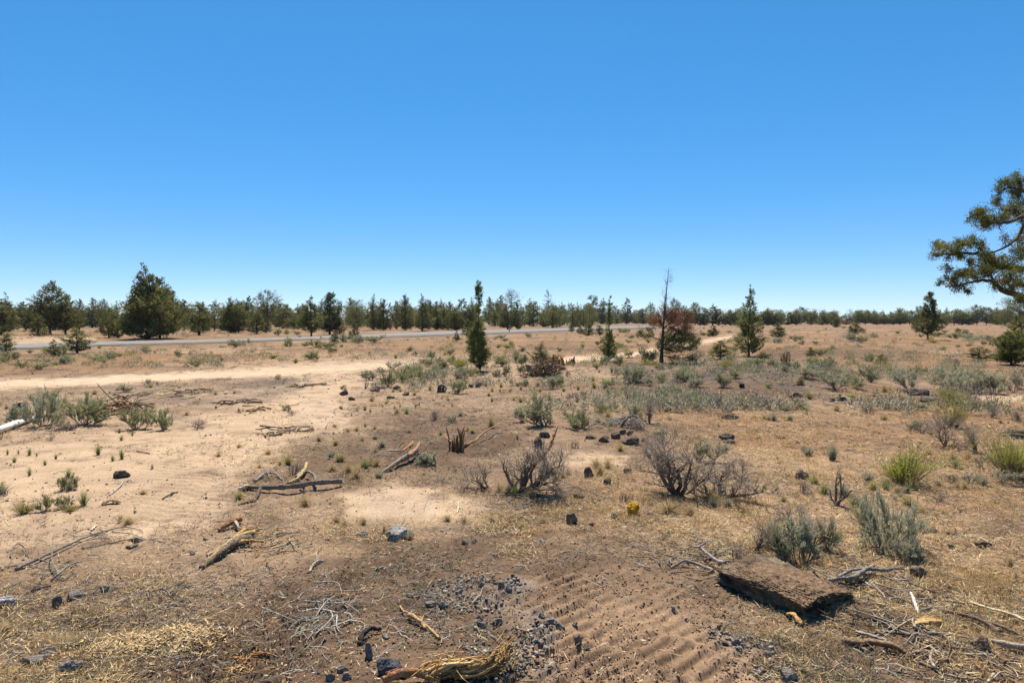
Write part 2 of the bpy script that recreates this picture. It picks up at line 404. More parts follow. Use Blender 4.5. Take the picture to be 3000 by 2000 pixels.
def build_ground():
    r = [.4]
    while r[-1] < 9000:
        a = r[-1]; r.append(a * (1.03 if a < 4.6 else 1.0042 if a < 16 else 1.008 if a < 60 else 1.014 if a < 420 else 1.06))
    r = np.array(r)
    t1 = np.arange(-47, 47.001, .125); t2 = np.arange(50, 310.001, 4.0)
    th = np.radians(np.concatenate([t1, t2])); nt = len(th); nr = len(r)
    X = r[:, None] * np.sin(th)[None]; Y = r[:, None] * np.cos(th)[None]
    Z = height(X, Y); c = soil_colour(X, Y)
    GRID.update(r=r, Z=Z[:, :len(t1)], t0=t1[0], dt=t1[1] - t1[0], n=len(t1))
    V = np.stack([X, Y, Z], -1).reshape(-1, 3)
    i = np.arange(nr - 1)[:, None] * nt; j = np.arange(nt)[None]; jn = (j + 1) % nt
    F = np.stack([i + j, i + nt + j, i + nt + jn, i + jn], -1).reshape(-1, 4)[:, ::-1]
    c = c.reshape(-1, 3)
    V = np.vstack([V, [[0, 0, float(Z[0].mean())]]]); c = np.vstack([c, SOIL['base']])
    fan = np.stack([np.full(nt, len(V) - 1), np.arange(nt), (np.arange(nt) + 1) % nt], -1)[:, ::-1]
    # the dirt track is its own piece, cut out of the same sheet along the mesh so the two share one edge
    zt = zones(V[:, 0], V[:, 1], ('track',))['track']
    rr = np.hypot(V[:, 0], V[:, 1])
    isT = (zt[F].mean(1) > .5) & (rr[F].max(1) < 150)
    def sub(name, Fq, extra=None):
        used = np.unique(np.concatenate([Fq.ravel()] + ([extra.ravel()] if extra is not None else [])))
        mp = np.zeros(len(V), np.int64); mp[used] = np.arange(len(used))
        Fs = [mp[Fq]] + ([mp[extra]] if extra is not None else [])
        tag(link(name, mk_mesh(name, V[used], Fs, c[used], M_SOIL, True)), kind='structure')
    sub('ground', F[~isT], fan); sub('dirt_track', F[isT])
build_ground()
def height(x, y):
    """ground level read back from the finished sheet"""
    x = np.asarray(x, float); y = np.asarray(y, float)
    a = (np.degrees(np.arctan2(x, y)) - GRID['t0']) / GRID['dt']; a = np.clip(a, 0, GRID['n'] - 1.001)
    r = np.clip(np.hypot(x, y), GRID['r'][0], GRID['r'][-1] * .999); i = np.clip(np.searchsorted(GRID['r'], r) - 1, 0, len(GRID['r']) - 2)
    u = (r - GRID['r'][i]) / (GRID['r'][i + 1] - GRID['r'][i]); j = a.astype(int); v = a - j; Z = GRID['Z']
    return (Z[i, j] * (1 - v) + Z[i, j + 1] * v) * (1 - u) + (Z[i + 1, j] * (1 - v) + Z[i + 1, j + 1] * v) * u

# ------------------------------------------------------------------ paved road beyond the first plain
def road_mat(name, col, var):
    m, N, L = new_mat(name)
    out = N.new('ShaderNodeOutputMaterial'); p = N.new('ShaderNodeBsdfPrincipled'); p.inputs['Roughness'].default_value = .95; p.inputs['Specular IOR Level'].default_value = .02
    tc = N.new('ShaderNodeTexCoord'); n = N.new('ShaderNodeTexNoise'); n.inputs['Scale'].default_value = .8; n.inputs['Detail'].default_value = 8
    L.new(tc.outputs['Object'], n.inputs['Vector']); cr = N.new('ShaderNodeValToRGB')
    cr.color_ramp.elements[0].color = (*[v * (1 - var) for v in col], 1); cr.color_ramp.elements[1].color = (*[v * (1 + var) for v in col], 1)
    cr.color_ramp.elements[0].position = .3; cr.color_ramp.elements[1].position = .7
    L.new(n.outputs[0], cr.inputs[0]); L.new(cr.outputs[0], p.inputs['Base Color']); L.new(p.outputs[0], out.inputs[0]); return m
M_ROAD = road_mat('worn_asphalt', (.205,.188,.170), .18); M_SHOULDER = road_mat('road_shoulder_gravel', (.135,.108,.088), .3)
def strip(name, near, far, mat, dz, n=90):
    """sheet between two edges, each given by where it is seen in the photo"""
    def path(L):
        L = np.array(L, float); xs = np.linspace(L[0, 0], L[-1, 0], n); ys = np.interp(xs, L[:, 0], L[:, 1])
        return np.stack([np.array(flat_at(a, b)) for a, b in zip(xs, ys)])
    A = path(near); B = path(far); m = 5
    G = A[:, None] * (1 - np.linspace(0, 1, m))[None, :, None] + B[:, None] * np.linspace(0, 1, m)[None, :, None]
    crown = np.array([0, .05, .08, .05, 0])
    Z = height(G[..., 0], G[..., 1]) + dz + crown[None]
    V = np.concatenate([G, Z[..., None]], -1).reshape(-1, 3)
    i = np.arange(n - 1)[:, None] * m + np.arange(m - 1)[None]
    F = np.stack([i, i + m, i + m + 1, i + 1], -1).reshape(-1, 4)
    return tag(link(name, mk_mesh(name, V, F, None, mat, True)), kind='structure')
strip('road_shoulder', [(-260,1038),(40,1025),(300,1015),(600,1007),(840,999),(1000,994),(1200,988),(1420,980),(1600,973.5),(1800,965.5),(1960,962)],
      [(-260,1020),(40,1009),(300,1001),(600,995.5),(840,988),(1000,983),(1200,974),(1420,966.5),(1600,962),(1800,954.5),(1960,952.5)], M_SHOULDER, .05)
strip('road', [(-260,1034),(40,1021.5),(300,1012),(600,1003.5),(840,995.5),(1000,990.5),(1200,983.5),(1420,975.5),(1600,969.5),(1800,961.5),(1960,959)],
      [(-260,1022),(40,1011),(300,1003),(600,997),(840,989.5),(1000,984.5),(1200,975.5),(1420,968),(1600,963.5),(1800,956),(1960,954)], M_ROAD, .11)

# ------------------------------------------------------------------ litter nobody could count: straw, twigs, chips, crumbs, gravel
def scatter(n, r0, r1, half=46):
    th = np.radians(R_(-half, half, n)); r = 1 / R_(1 / r1, 1 / r0, n)
    return r * np.sin(th), r * np.cos(th), r
def stuff(name, me, label):
    return tag(link(name, me), label, None, None, 'stuff')
def flat_bits(n, r0, r1, prob, Lr, Wr, cols, tilt=.25, lift=.006):
    x, y, r = scatter(n, r0, r1); z = zones(x, y); k = rng.random(n) < prob(z, x, y)
    x, y, r = x[k], y[k], r[k]; m = len(x)
    a = R_(0, 6.283, m); el = rng.normal(size=m) * tilt
    D = np.stack([np.cos(a), np.sin(a), np.abs(el)], 1)
    side = np.stack([-np.sin(a), np.cos(a), rng.normal(size=m) * .5], 1); side = unit(side)
    lod = np.maximum(1, r / 11)
    L = R_(*Lr, m) * np.sqrt(lod); W = R_(*Wr, m) * lod
    C = np.stack([x, y, height(x, y) + lift * R_(.3, 1.6, m)], 1)
    V, F = leaves(C, D, L, W, side)
    ci = rng.integers(0, len(cols), m); c = np.array(cols)[ci] * R_(.7, 1.25, m)[:, None]
    return V, F, np.repeat(c, 4, 0)
clump = lambda x, y, s, f=.5: sstep(-.25, .35, fbm(x / f, y / f, s, 3))
p_straw = lambda z, x, y: np.clip(.17 + .6 * z['orange'] + .6 * z['straw'] - .42 * z['sand'] - .15 * z['dark'] - .3 * z['cleat'], .008, 1) * (1 - z['track']) * (.10 + .90 * clump(x, y, 101, .9) * (.4 + .6 * clump(x, y, 103, .25)))
STRAW = [(.56,.42,.22), (.48,.335,.17), (.42,.265,.115), (.60,.48,.29), (.40,.225,.09), (.12,.08,.05), (.19,.12,.07), (.53,.38,.19)]
V, F, c = flat_bits(800000, 5.0, 34, p_straw, (.04, .17), (.0035, .0085), STRAW, .25, .012)
stuff('dry_straw', mk_mesh('dry_straw', V, F, c, M_CHIP), 'dry straw and grass litter strewn over the soil')
p_tw = lambda z, x, y: np.clip(.20 + .3 * z['orange'] + .05 * z['dark'] + .3 * z['straw'] - .25 * z['sand'] - .3 * z['cleat'], .015, 1) * (1 - z['track']) * (.15 + .85 * clump(x, y, 111, .8))
def twig_litter(n):
    x, y, r = scatter(n, 5.0, 30); z = zones(x, y); k = rng.random(n) < p_tw(z, x, y); x, y, r = x[k], y[k], r[k]; m = len(x)
    a = R_(0, 6.283, m); L = R_(.05, .32, m) * np.sqrt(np.maximum(1, r / 12)); P = []
    for t in np.linspace(-.5, .5, 5):
        a2 = a + 0.0
        px_ = x + np.cos(a2) * L * t; py_ = y + np.sin(a2) * L * t
        bend = rng.normal(size=m) * L * .07
        px_ = px_ - np.sin(a2) * bend; py_ = py_ + np.cos(a2) * bend
        P.append(np.stack([px_, py_, height(px_, py_) + .006 + np.abs(rng.normal(size=m)) * .012], 1))
    P = np.stack(P, 1); R = (R_(.0018, .006, m) * np.maximum(1, r / 12))[:, None] * np.linspace(1, .5, 5)[None]
    V, F = tubes(P, R, 3)
    cols = np.array([(.26,.22,.175), (.34,.29,.24), (.16,.12,.09), (.24,.165,.105), (.40,.355,.30)])[rng.integers(0, 5, m)] * R_(.7, 1.2, m)[:, None]
    return V, F, np.repeat(cols, 15, 0)
V, F, c = twig_litter(60000)
stuff('twig_litter', mk_mesh('twig_litter', V, F, c, M_TWIG), 'grey and brown twig litter scattered over the soil')
p_chip = lambda z, x, y: np.clip(.08 + .13 * z['dark'] + .5 * z['straw'] + .1 * z['orange'], .01, 1) * (1 - z['track']) * (.1 + .9 * clump(x, y, 121, .6))
V, F, c = flat_bits(80000, 5.0, 24, p_chip, (.02, .07), (.006, .018), [(.40,.26,.13), (.46,.34,.20), (.33,.18,.08), (.22,.13,.07), (.44,.36,.26)], .35, .012)
# bright heap of chips low on the left
hx, hy = [], []
for (a, b, s) in [(420,1880,.32), (500,1868,.25), (340,1905,.3), (560,1845,.16), (470,1900,.25)]:
    wx, wy, _ = at(a, b); hx.append(rng.normal(wx, s, 230)); hy.append(rng.normal(wy, s * .35, 230))
hx = np.concatenate(hx); hy = np.concatenate(hy) + .0; m = len(hx)
a = R_(0, 6.283, m); V2, F2 = leaves(np.stack([hx, hy, height(hx, hy) + R_(.004, .03, m)], 1), np.stack([np.cos(a), np.sin(a), R_(-.2, .4, m)], 1), R_(.03, .10, m), R_(.008, .02, m),
                                     unit(np.stack([-np.sin(a), np.cos(a), rng.normal(size=m) * .3], 1)))
c2 = np.repeat(np.array([(.50,.35,.17), (.54,.40,.22), (.42,.26,.11)])[rng.integers(0, 3, m)] * R_(.75, 1.15, m)[:, None], 4, 0)
stuff('wood_chips', mk_mesh('wood_chips', np.vstack([V, V2]), np.vstack([F, F2 + len(V)]), np.vstack([c, c2]), M_CHIP), 'splintered wood chips scattered over the dozed soil')
ICO = None
def ico():
    t = (1 + 5 ** .5) / 2
    v = unit(np.array([(-1,t,0),(1,t,0),(-1,-t,0),(1,-t,0),(0,-1,t),(0,1,t),(0,-1,-t),(0,1,-t),(t,0,-1),(t,0,1),(-t,0,-1),(-t,0,1)], float))
    f = np.array([(0,11,5),(0,5,1),(0,1,7),(0,7,10),(0,10,11),(1,5,9),(5,11,4),(11,10,2),(10,7,6),(7,1,8),(3,9,4),(3,4,2),(3,2,6),(3,6,8),(3,8,9),(4,9,5),(2,4,11),(6,2,10),(8,6,7),(9,8,1)])
    return v, f
def crumbs(x, y, s, cols, sink=.3):
    v, f = ico(); m = len(x)
    sc = s[:, None, None] * R_(.5, 1.35, (m, 1, 3)) * R_(.5, 1.2, (m, 12, 1))
    a = R_(0, 6.283, m); V = v[None] * sc; ca, sa = np.cos(a)[:, None], np.sin(a)[:, None]
    V = np.stack([V[..., 0] * ca - V[..., 1] * sa, V[..., 0] * sa + V[..., 1] * ca, V[..., 2] * .75], -1)
    V = V + np.stack([x, y, height(x, y) + s * sink], 1)[:, None]
    F = (np.arange(m)[:, None, None] * 12 + f[None]).reshape(-1, 3)
    c = np.array(cols)[rng.integers(0, len(cols), m)] * R_(.7, 1.25, m)[:, None]
    return V.reshape(-1, 3), F, np.repeat(c, 12, 0)
furrow = lambda x, y: sstep(.004, -.012, height(x, y) - (height(x + .06, y - .06) + height(x - .06, y + .06)) / 2)
n = 190000; x, y, r = scatter(n, 5.0, 45); z = zones(x, y)
k = rng.random(n) < np.clip(.22 + .5 * z['dark'] + .4 * z['grey'] + .12 * z['orange'] - .04 * z['sand'] + .7 * z['cleat'] * furrow(x, y) - .18 * z['track'], .02, 1) * (.15 + .85 * clump(x, y, 131, .7))
x, y, r = x[k], y[k], r[k]; s = .0025 + .013 * rng.random(len(x)) ** 5 * np.maximum(1, r / 10) + .0018 * r / 8
V, F, c = crumbs(x, y, s, [(.10,.066,.044), (.14,.09,.058), (.07,.048,.034), (.20,.132,.085), (.12,.10,.085)])
stuff('soil_crumbs', mk_mesh('soil_crumbs', V, F, c, M_CHIP), 'dark crumbs and clods of earth on the dozed soil')
n = 70000; x, y, r = scatter(n, 5.0, 9.5, 30); z = zones(x, y, ('gravel',)); k = rng.random(n) < z['gravel'] ** 1.3 * clump(x, y, 141, .3) ** 1.3; x, y = x[k], y[k]
s = .004 + .028 * rng.random(len(x)) ** 4
V, F, c = crumbs(x, y, s, [(.20,.17,.14), (.26,.225,.185), (.13,.11,.09), (.23,.18,.14), (.32,.275,.225)], .45)
stuff('lava_gravel', mk_mesh('lava_gravel', V, F, c, M_ROCK), 'grey crushed lava gravel in patches on the bare soil')
# small dead plant remains: dark and grey twiggy bits, too many to count
def debris(n):
    x, y, r = scatter(n, 6.0, 75, 43); z = zones(x, y, ('track', 'sand', 'orange', 'grey', 'dark', 'cleat'))
    k = rng.random(n) < np.clip(.75 - .50 * z['sand'] - .8 * z['cleat'] - .45 * z['dark'], .02, 1) * (1 - z['track']) * (.1 + .9 * clump(x, y, 191, 1.4)); x, y, r = x[k], y[k], r[k]; m = len(x); q = 9
    s = R_(.05, .16, m) * np.maximum(1, r / 14) ** .6; X = np.repeat(x, q); Y = np.repeat(y, q); S = np.repeat(s, q); N_ = m * q
    X = X + rng.normal(size=N_) * S * .5; Y = Y + rng.normal(size=N_) * S * .5; a = R_(0, 6.283, N_)
    D = np.stack([np.cos(a), np.sin(a), np.abs(rng.normal(size=N_)) * .45], 1); side = unit(np.stack([-np.sin(a), np.cos(a), rng.normal(size=N_)], 1))
    V, F = leaves(np.stack([X, Y, height(X, Y) + .004], 1), D, S * R_(.5, 1.3, N_), .006 * np.maximum(1, np.repeat(r, q) / 11) * R_(.6, 1.4, N_), side)
    cl = np.array([(.085,.06,.042), (.13,.10,.075), (.20,.165,.13), (.16,.10,.05), (.27,.19,.10), (.15,.155,.085)])[rng.integers(0, 6, m)] * R_(.7, 1.25, m)[:, None]
    return V, F, np.repeat(cl, 4 * q, 0)
V, F, c = debris(34000)
stuff('plant_debris', mk_mesh('plant_debris', V, F, c, M_CHIP), 'small dark remains of dead plants lying all over the ground')
# standing dry grass: fine blades, no two to be told apart
def blades(x, y, hgt, wid, cols, lean=.45, nb=1):
    m = len(x); a = R_(0, 6.283, m); tl = np.abs(rng.normal(size=m)) * lean
    b = np.stack([x, y, height(x, y) - .005], 1); d = np.stack([np.cos(a) * tl, np.sin(a) * tl, np.ones(m)], 1); d = unit(d)
    s = np.stack([-np.sin(a), np.cos(a), np.zeros(m)], 1); s = unit(s * np.cos(R_(0, 3, m))[:, None] + np.stack([np.cos(a), np.sin(a), np.zeros(m)], 1) * np.sin(R_(0, 3, m))[:, None] + 1e-6)
    h = hgt[:, None]; w = wid[:, None]
    mid = b + d * h * .55; tip = b + d * h + np.stack([np.cos(a) * tl * .5, np.sin(a) * tl * .5, -tl * .2], 1) * h
    V = np.stack([b - s * w, b + s * w, mid - s * w * .7, mid + s * w * .7, tip], 1).reshape(-1, 3)
    o = np.arange(m)[:, None] * 5
    Q = o + np.array([0, 1, 3, 2]); T = o + np.array([2, 3, 4])
    c = np.repeat(np.array(cols)[rng.integers(0, len(cols), m)] * R_(.75, 1.2, m)[:, None], 5, 0)
    return V, Q, T, c
n = 420000; x, y, r = scatter(n, 6.5, 190, 44); z = zones(x, y)
k = rng.random(n) < np.clip(.9 * z['orange'] + .2 - .3 * z['sand'] - .3 * z['dark'] + .25 * z['straw'], 0, 1) * (1 - z['track']) * (.06 + .94 * clump(x, y, 151, 1.1) * clump(x, y, 153, .35))
x, y, r = x[k], y[k], r[k]
V, Q, T, c = blades(x, y, R_(.04, .17, len(x)) * np.clip((r / 12) ** .4, .8, 2.4), R_(.0015, .003, len(x)) * np.maximum(1, r / 9),
                    [(.56,.37,.17), (.60,.43,.22), (.48,.28,.11), (.56,.33,.13), (.50,.39,.20), (.40,.31,.14)], .7)
stuff('dry_grass', mk_mesh('dry_grass', V, [Q, T], c, M_GRASS), 'sparse orange tan dry grass covering the open ground')
# ------------------------------------------------------------------ labels: rank by closeness to a landmark that can be pointed at
ORD = ['', 'second ', 'third ', 'fourth ', 'fifth ', 'sixth ', 'seventh ', 'eighth ', 'ninth ', 'tenth ', 'eleventh ', 'twelfth ', 'thirteenth ', 'fourteenth ', 'fifteenth ', 'sixteenth ']
LABELLED = {}      # noun -> list of (object, px, py, look)
def later(noun, o, px, py, look): LABELLED.setdefault(noun, []).append((o, px, py, look))
def label_all(landmarks):
    for noun, L in LABELLED.items():
        P = np.array([(a, b) for _, a, b, _ in L], float)
        best = [None] * len(L)
        for name, (lx, ly) in landmarks.items():
            d = np.hypot(P[:, 0] - lx, (P[:, 1] - ly) * 1.5)
            for r, i in enumerate(np.argsort(d)):
                key = (r, d[i])
                if r < len(ORD) and (best[i] is None or key < best[i][0]): best[i] = (key, name)
        for (o, a, b, look), q in zip(L, best):
            if q is None: o['label'] = f"{look} {noun} among the shrubs"; continue
            rk = q[0][0]
            o['label'] = f"{look} {noun}, {ORD[rk]}closest {noun} to the {q[1]}" if rk else f"{look} {noun}, the one closest to the {q[1]}"

def copy_tree(o, parent=None):
    c = o.copy(); COL.objects.link(c); c.parent = parent
    for ch in o.children: copy_tree(ch, c)
    return c
PROTO = {}; USED = set()
def proto(key, name, parts):
    """parts: list of (part name, mesh); an Empty at the base parents them"""
    root = bpy.data.objects.new(name, None); root.empty_display_size = .2
    PROTO[key] = (root, parts, name)
def place(key, x, y, z, sx, sy, sz, rot, cat, group=None):
    root, parts, name = PROTO[key]
    o = bpy.data.objects.new(name, None); COL.objects.link(o)
    o.location = (x, y, z); o.rotation_euler = (0, 0, rot); o.scale = (sx, sy, sz)
    if key not in USED:
        USED.add(key)
        PROTO[key] = (root, [link(pn, me, o) for pn, me in parts], name)
    else:
        for p in parts:
            c = p.copy(); COL.objects.link(c); c.parent = o
    tag(o, None, cat, group); return o
def place1(key, x, y, z, sx, sy, sz, rot, cat, group=None):
    """thing that is a single mesh"""
    name, me = SINGLE[key]
    o = link(name, me, None, (x, y, z), (0, 0, rot), (sx, sy, sz)); tag(o, None, cat, group); return o
SINGLE = {}

# ------------------------------------------------------------------ juniper trees
GREENS = [(.125,.132,.044), (.155,.152,.050), (.105,.118,.042), (.18,.165,.056), (.13,.137,.052), (.158,.135,.054)]
def rprof(tab, t):
    tab = np.array(tab, float); return np.interp(t, tab[:, 0], tab[:, 1])
def juniper(key, name, h, tab, n_cl, n_lf, lf, seed, trunk_r=.02, lean=0., cols=GREENS, rag=.35, crown_from=.08, bare=0, cl_size=.16, up=.55, bark=(.075,.058,.045), asym=None, nlimb=None):
    """unit: metres. tab: crown radius (in metres) along the height fraction"""
    global rng
    keep = rng; rng = np.random.default_rng(seed)
    K = 14; tz = np.linspace(0, 1, K)
    tx = lean * tz * h + np.cumsum(rng.normal(size=K)) * .004 * h; ty = np.cumsum(rng.normal(size=K)) * .004 * h
    tx -= tx[0]; ty -= ty[0]
    trunk = np.stack([tx, ty, tz * h], 1)
    tr = trunk_r * h * (1 - .93 * tz ** .8) + .004 * h * np.exp(-tz * 14)
    mb = MB(); V, F = tubes(trunk, tr, 8, .12, seed); mb.add(V, F, bark)
    # clumps
    ts = np.linspace(crown_from, 1, 200); rs = rprof(tab, ts); w = rs ** 1.35 + .02 * rs.max(); w[rs <= 0] = 0
    t = rng.choice(ts, n_cl, p=w / w.sum()) + R_(-.004, .004, n_cl)
    a = R_(0, 6.283, n_cl)
    irr = 1 + rag * (vnoise(a * 1.3 + seed, t * 9, seed) - .55) * 2
    if asym is not None: irr = irr * (1 + asym * np.cos(a))
    rho = rprof(tab, t) * np.sqrt(R_(.12, 1, n_cl)) * irr
    cx = np.interp(t, tz, tx) + rho * np.cos(a); cy = np.interp(t, tz, ty) + rho * np.sin(a); cz = t * h
    C = np.stack([cx, cy, cz], 1)
    out = np.stack([np.cos(a), np.sin(a), np.full(n_cl, up) + 1.4 * sstep(.8, 1, t)], 1); out = unit(out)
    # limbs
    nl = nlimb or min(n_cl, 90)
    ii = rng.choice(n_cl, nl, replace=False)
    s0 = np.clip(t[ii] - rho[ii] / h * R_(.15, .6, nl), .02, .97)
    A = np.stack([np.interp(s0, tz, tx), np.interp(s0, tz, ty), s0 * h], 1); B = C[ii]
    M = (A + B) / 2 + np.array([0, 0, -.04 * h]) * (rho[ii] / (rs.max() + 1e-6))[:, None] + rng.normal(size=(nl, 3)) * .015 * h * (rho[ii] / (rs.max() + 1e-6))[:, None]
    P = np.stack([A, A * .5 + M * .5, M, M * .45 + B * .55, B], 1)
    R = (np.interp(s0, tz, tr) * .38 + .001 * h)[:, None] * np.linspace(1, .25, 5)[None]
    V, F = tubes(P, R, 4); mb.add(V, F, bark)
    for b in range(bare):       # dead sticks
        pass
    trunk_me = mb.mesh('trunk', M_BARK, True)
    # foliage
    n = n_cl * n_lf; ci = np.repeat(np.arange(n_cl), n_lf)
    size = cl_size * np.maximum(rs.max(), .25) * R_(.6, 1.35, n_cl) * (.55 + .45 * np.clip(rprof(tab, t) / rs.max(), 0, 1))
    g = rng.normal(size=(n, 3)); ax = out[ci]
    along = R_(-1.0, 1.25, n)
    pos = C[ci] + ax * (along * size[ci])[:, None] + g * (size[ci] * .42 * (1 - .3 * np.abs(along)))[:, None]
    D = ax * .9 + rng.normal(size=(n, 3)) * .75
    V, F = leaves(pos, D, lf * R_(.6, 1.4, n), lf * R_(.3, .6, n))
    cc = np.array(cols)[rng.integers(0, len(cols), n_cl)] * R_(.7, 1.35, n_cl)[:, None]
    c = cc[ci] * R_(.75, 1.3, n)[:, None]
    br = rng.random(n) < .05; c[br] = (.13, .085, .045)
    crown_me = mk_mesh('crown', V, F, np.repeat(c, 4, 0), M_LEAF)
    proto(key, name, [('trunk', trunk_me), ('crown', crown_me)])
    rng = keep
# silhouettes, heights and radii given for a tree 1 m tall; scaled when placed
TREE_SHAPES = {
 'cone':  ([(.05,.10),(.12,.24),(.3,.22),(.55,.16),(.78,.09),(.93,.035),(1,.008)], .08),
 'broad': ([(.08,.18),(.16,.40),(.34,.42),(.5,.36),(.66,.27),(.8,.16),(.9,.09),(1,.015)], .09),
 'oval':  ([(.06,.14),(.2,.27),(.45,.30),(.7,.24),(.88,.14),(.97,.07),(1,.03)], .08),
 'round': ([(.14,.12),(.25,.34),(.5,.44),(.72,.42),(.88,.30),(.96,.16),(1,.05)], .16),
 'spire': ([(.05,.09),(.14,.15),(.35,.145),(.6,.11),(.8,.06),(.92,.03),(1,.006)], .07),
 'open':  ([(.12,.12),(.2,.24),(.34,.20),(.42,.26),(.55,.18),(.62,.22),(.75,.12),(.82,.14),(.93,.07),(1,.03)], .12),
 'wide':  ([(.03,.25),(.15,.5),(.4,.5),(.65,.42),(.85,.26),(1,.08)], .04),
}
NV = {'cone': 3, 'broad': 3, 'oval': 3, 'round': 3, 'spire': 3, 'open': 3, 'wide': 2}
for k, (tab, cf) in TREE_SHAPES.items():
    for v in range(NV[k]):
        fat = np.interp(.45, *np.array(tab).T)
        ncl = int(60 + 520 * fat)
        juniper(f'{k}{v}', 'juniper_tree', 1.0, tab, ncl, 34, .030, 100 + 17 * v + len(k) * 3 + ord(k[0]), .022, cl_size=.17 if k != 'spire' else .3, rag=.5 if k in ('open', 'round') else .38, crown_from=cf,
                lean=[0, .02, -.03][v])
HALF_W = {k: max(r for _, r in tab) * 1.12 for k, (tab, _) in TREE_SHAPES.items()}
LOOK = {'cone': 'conical dark green', 'broad': 'broad based dark green', 'oval': 'dense oval olive green', 'round': 'round topped old', 'spire': 'narrow spire shaped', 'open': 'open layered', 'wide': 'low spreading'}
tcount = [0]
def tree(kind, px, top, base, w, noun='juniper', look=None, group='junipers of the treeline', label=None, zoff=0.0):
    y0 = base
    x, y, z = at(px, y0)
    h = (base - top) / ppm(y); ww = (1.32 if kind in ('oval', 'round', 'wide') else 1.45) * w / ppm(y) / 2 / HALF_W[kind]
    v = tcount[0] % NV[kind]; tcount[0] += 1
    sx = ww; s2 = min(max(sx, h * .5), h * 1.6)
    o = place(f'{kind}{v}', x, y, z - .02 * h, sx * rng.uniform(.95, 1.05), sx * rng.uniform(.9, 1.1), h * 1.02, rng.uniform(0, 6.28), 'tree', group)
    if label: o['label'] = label
    else: later(noun, o, px, (top + base) / 2, look or LOOK[kind])
    return o
TREELINE = """open 3 873 982 72;spire 23 858 972 26;oval 76 882 968 58;open 102 884 970 50;cone 110 919 985 32;oval 232 874 968 34;
cone 270 875 960 44;round 302 880 962 34;oval 319 903 989 50;oval 345 912 990 46;open 541 880 965 48;open 583 881 982 62;open 628 881 968 44;
spire 658 889 970 34;spire 677 871 975 28;oval 699 877 975 44;open 729 870 970 40;cone 752 905 978 40;cone 779 923 975 26;oval 828 891 962 66;spire 845 895 957 22;
broad 862 915 965 46;spire 874 899 955 14;open 890 887 961 30;spire 944 880 965 26;oval 995 936 979 40;spire 1028 872 952 28;spire 1095 868 967 24;spire 1113 876 965 22;
spire 1124 876 967 26;cone 1143 889 965 28;oval 1161 884 965 28;spire 1188 863 967 28;cone 1203 898 961 24;oval 1255 880 965 34;spire 1280 882 966 26;spire 1291 880 962 18;spire 1298 887 965 26;
spire 1319 883 960 22;cone 1312 915 966 28;spire 1334 899 967 34;open 1355 872 963 48;spire 1383 876 961 20;cone 1367 931 982 26;oval 1378 890 963 36;cone 1432 872 950 42;
open 1467 867 953 34;oval 1488 890 966 48;oval 1518 880 966 30;spire 1548 875 951 28;cone 1562 875 956 46;oval 1605 910 954 48;cone 1648 887 947 30;oval 1671 886 946 32;spire 1683 913 948 28;
spire 1692 886 946 14;open 1736 862 949 44;broad 1718 889 949 44;cone 1764 872 949 36;cone 1803 890 948 34;cone 1836 875 949 34;oval 1864 909 948 46;spire 1884 903 949 22;
oval 1907 885 947 28;round 1976 877 951 34;oval 2004 893 951 32;round 2037 888 953 34;oval 2051 918 953 34;spire 2063 901 953 20;open 2087 892 953 34;oval 2106 906 953 36;
oval 2125 921 953 24;cone 2140 908 953 28;spire 2153 905 953 22;oval 2236 910 953 32;spire 2251 904 953 24;oval 2264 918 953 28;cone 2277 910 953 36;oval 2308 911 952 42;oval 2333 912 952 32;
round 2347 899 951 32;oval 2377 911 951 34;cone 2410 913 952 32;oval 2436 912 952 40;oval 2480 920 951 34;round 2511 911 951 34;round 2535 908 951 42;oval 2568 921 951 38;oval 2590 922 951 30;
oval 2617 918 951 42;cone 2637 908 951 30;round 2665 912 951 44;open 2692 894 951 32;round 2760 918 951 40;round 2795 911 952 46;oval 2818 913 952 38;oval 2840 920 952 34;round 2862 895 952 42;round 2890 899 952 40;spire 2923 902 951 28;round 2945 905 952 40"""
for s in TREELINE.replace('\n', '').split(';'):
    k, a, b, c, d = s.split(); tree(k, float(a), float(b), float(c), float(d))
# far rows that close the line behind them, nothing tells these apart
WOODS = []
for i in range(450):
    px = rng.uniform(-420, 3450); left = px < 1750
    base = (rng.uniform(950, 960) if left else rng.uniform(945.5, 949.5)); top = base - (rng.uniform(42, 74) if left else rng.uniform(29, 47))
    k = str(rng.choice(['oval', 'cone', 'round', 'open', 'spire', 'broad'], p=[.22, .3, .08, .14, .2, .06]))
    w = (base - top) * {'oval': .62, 'cone': .5, 'round': .8, 'open': .5, 'spire': .32, 'broad': .8}[k]
    if i >= 115: WOODS.append((px, top + 2, base, w * 1.35, k)); continue
    tree(k, px, top, base, w, group='far junipers closing the treeline', label='small hazy juniper far back, filling the gaps behind the front trees of the treeline')
for (px, top, base, w, k) in [(-70,860,985,80,'broad'),(-160,870,990,90,'round'),(-280,855,985,90,'open'),(3060,890,955,60,'round'),(3150,885,958,60,'oval'),(3260,880,955,60,'round'),(-400,850,985,90,'cone')]:
    tree(k, px, top, base, w, group='junipers past the edges', label='dark juniper of the treeline standing past the edge of the view')
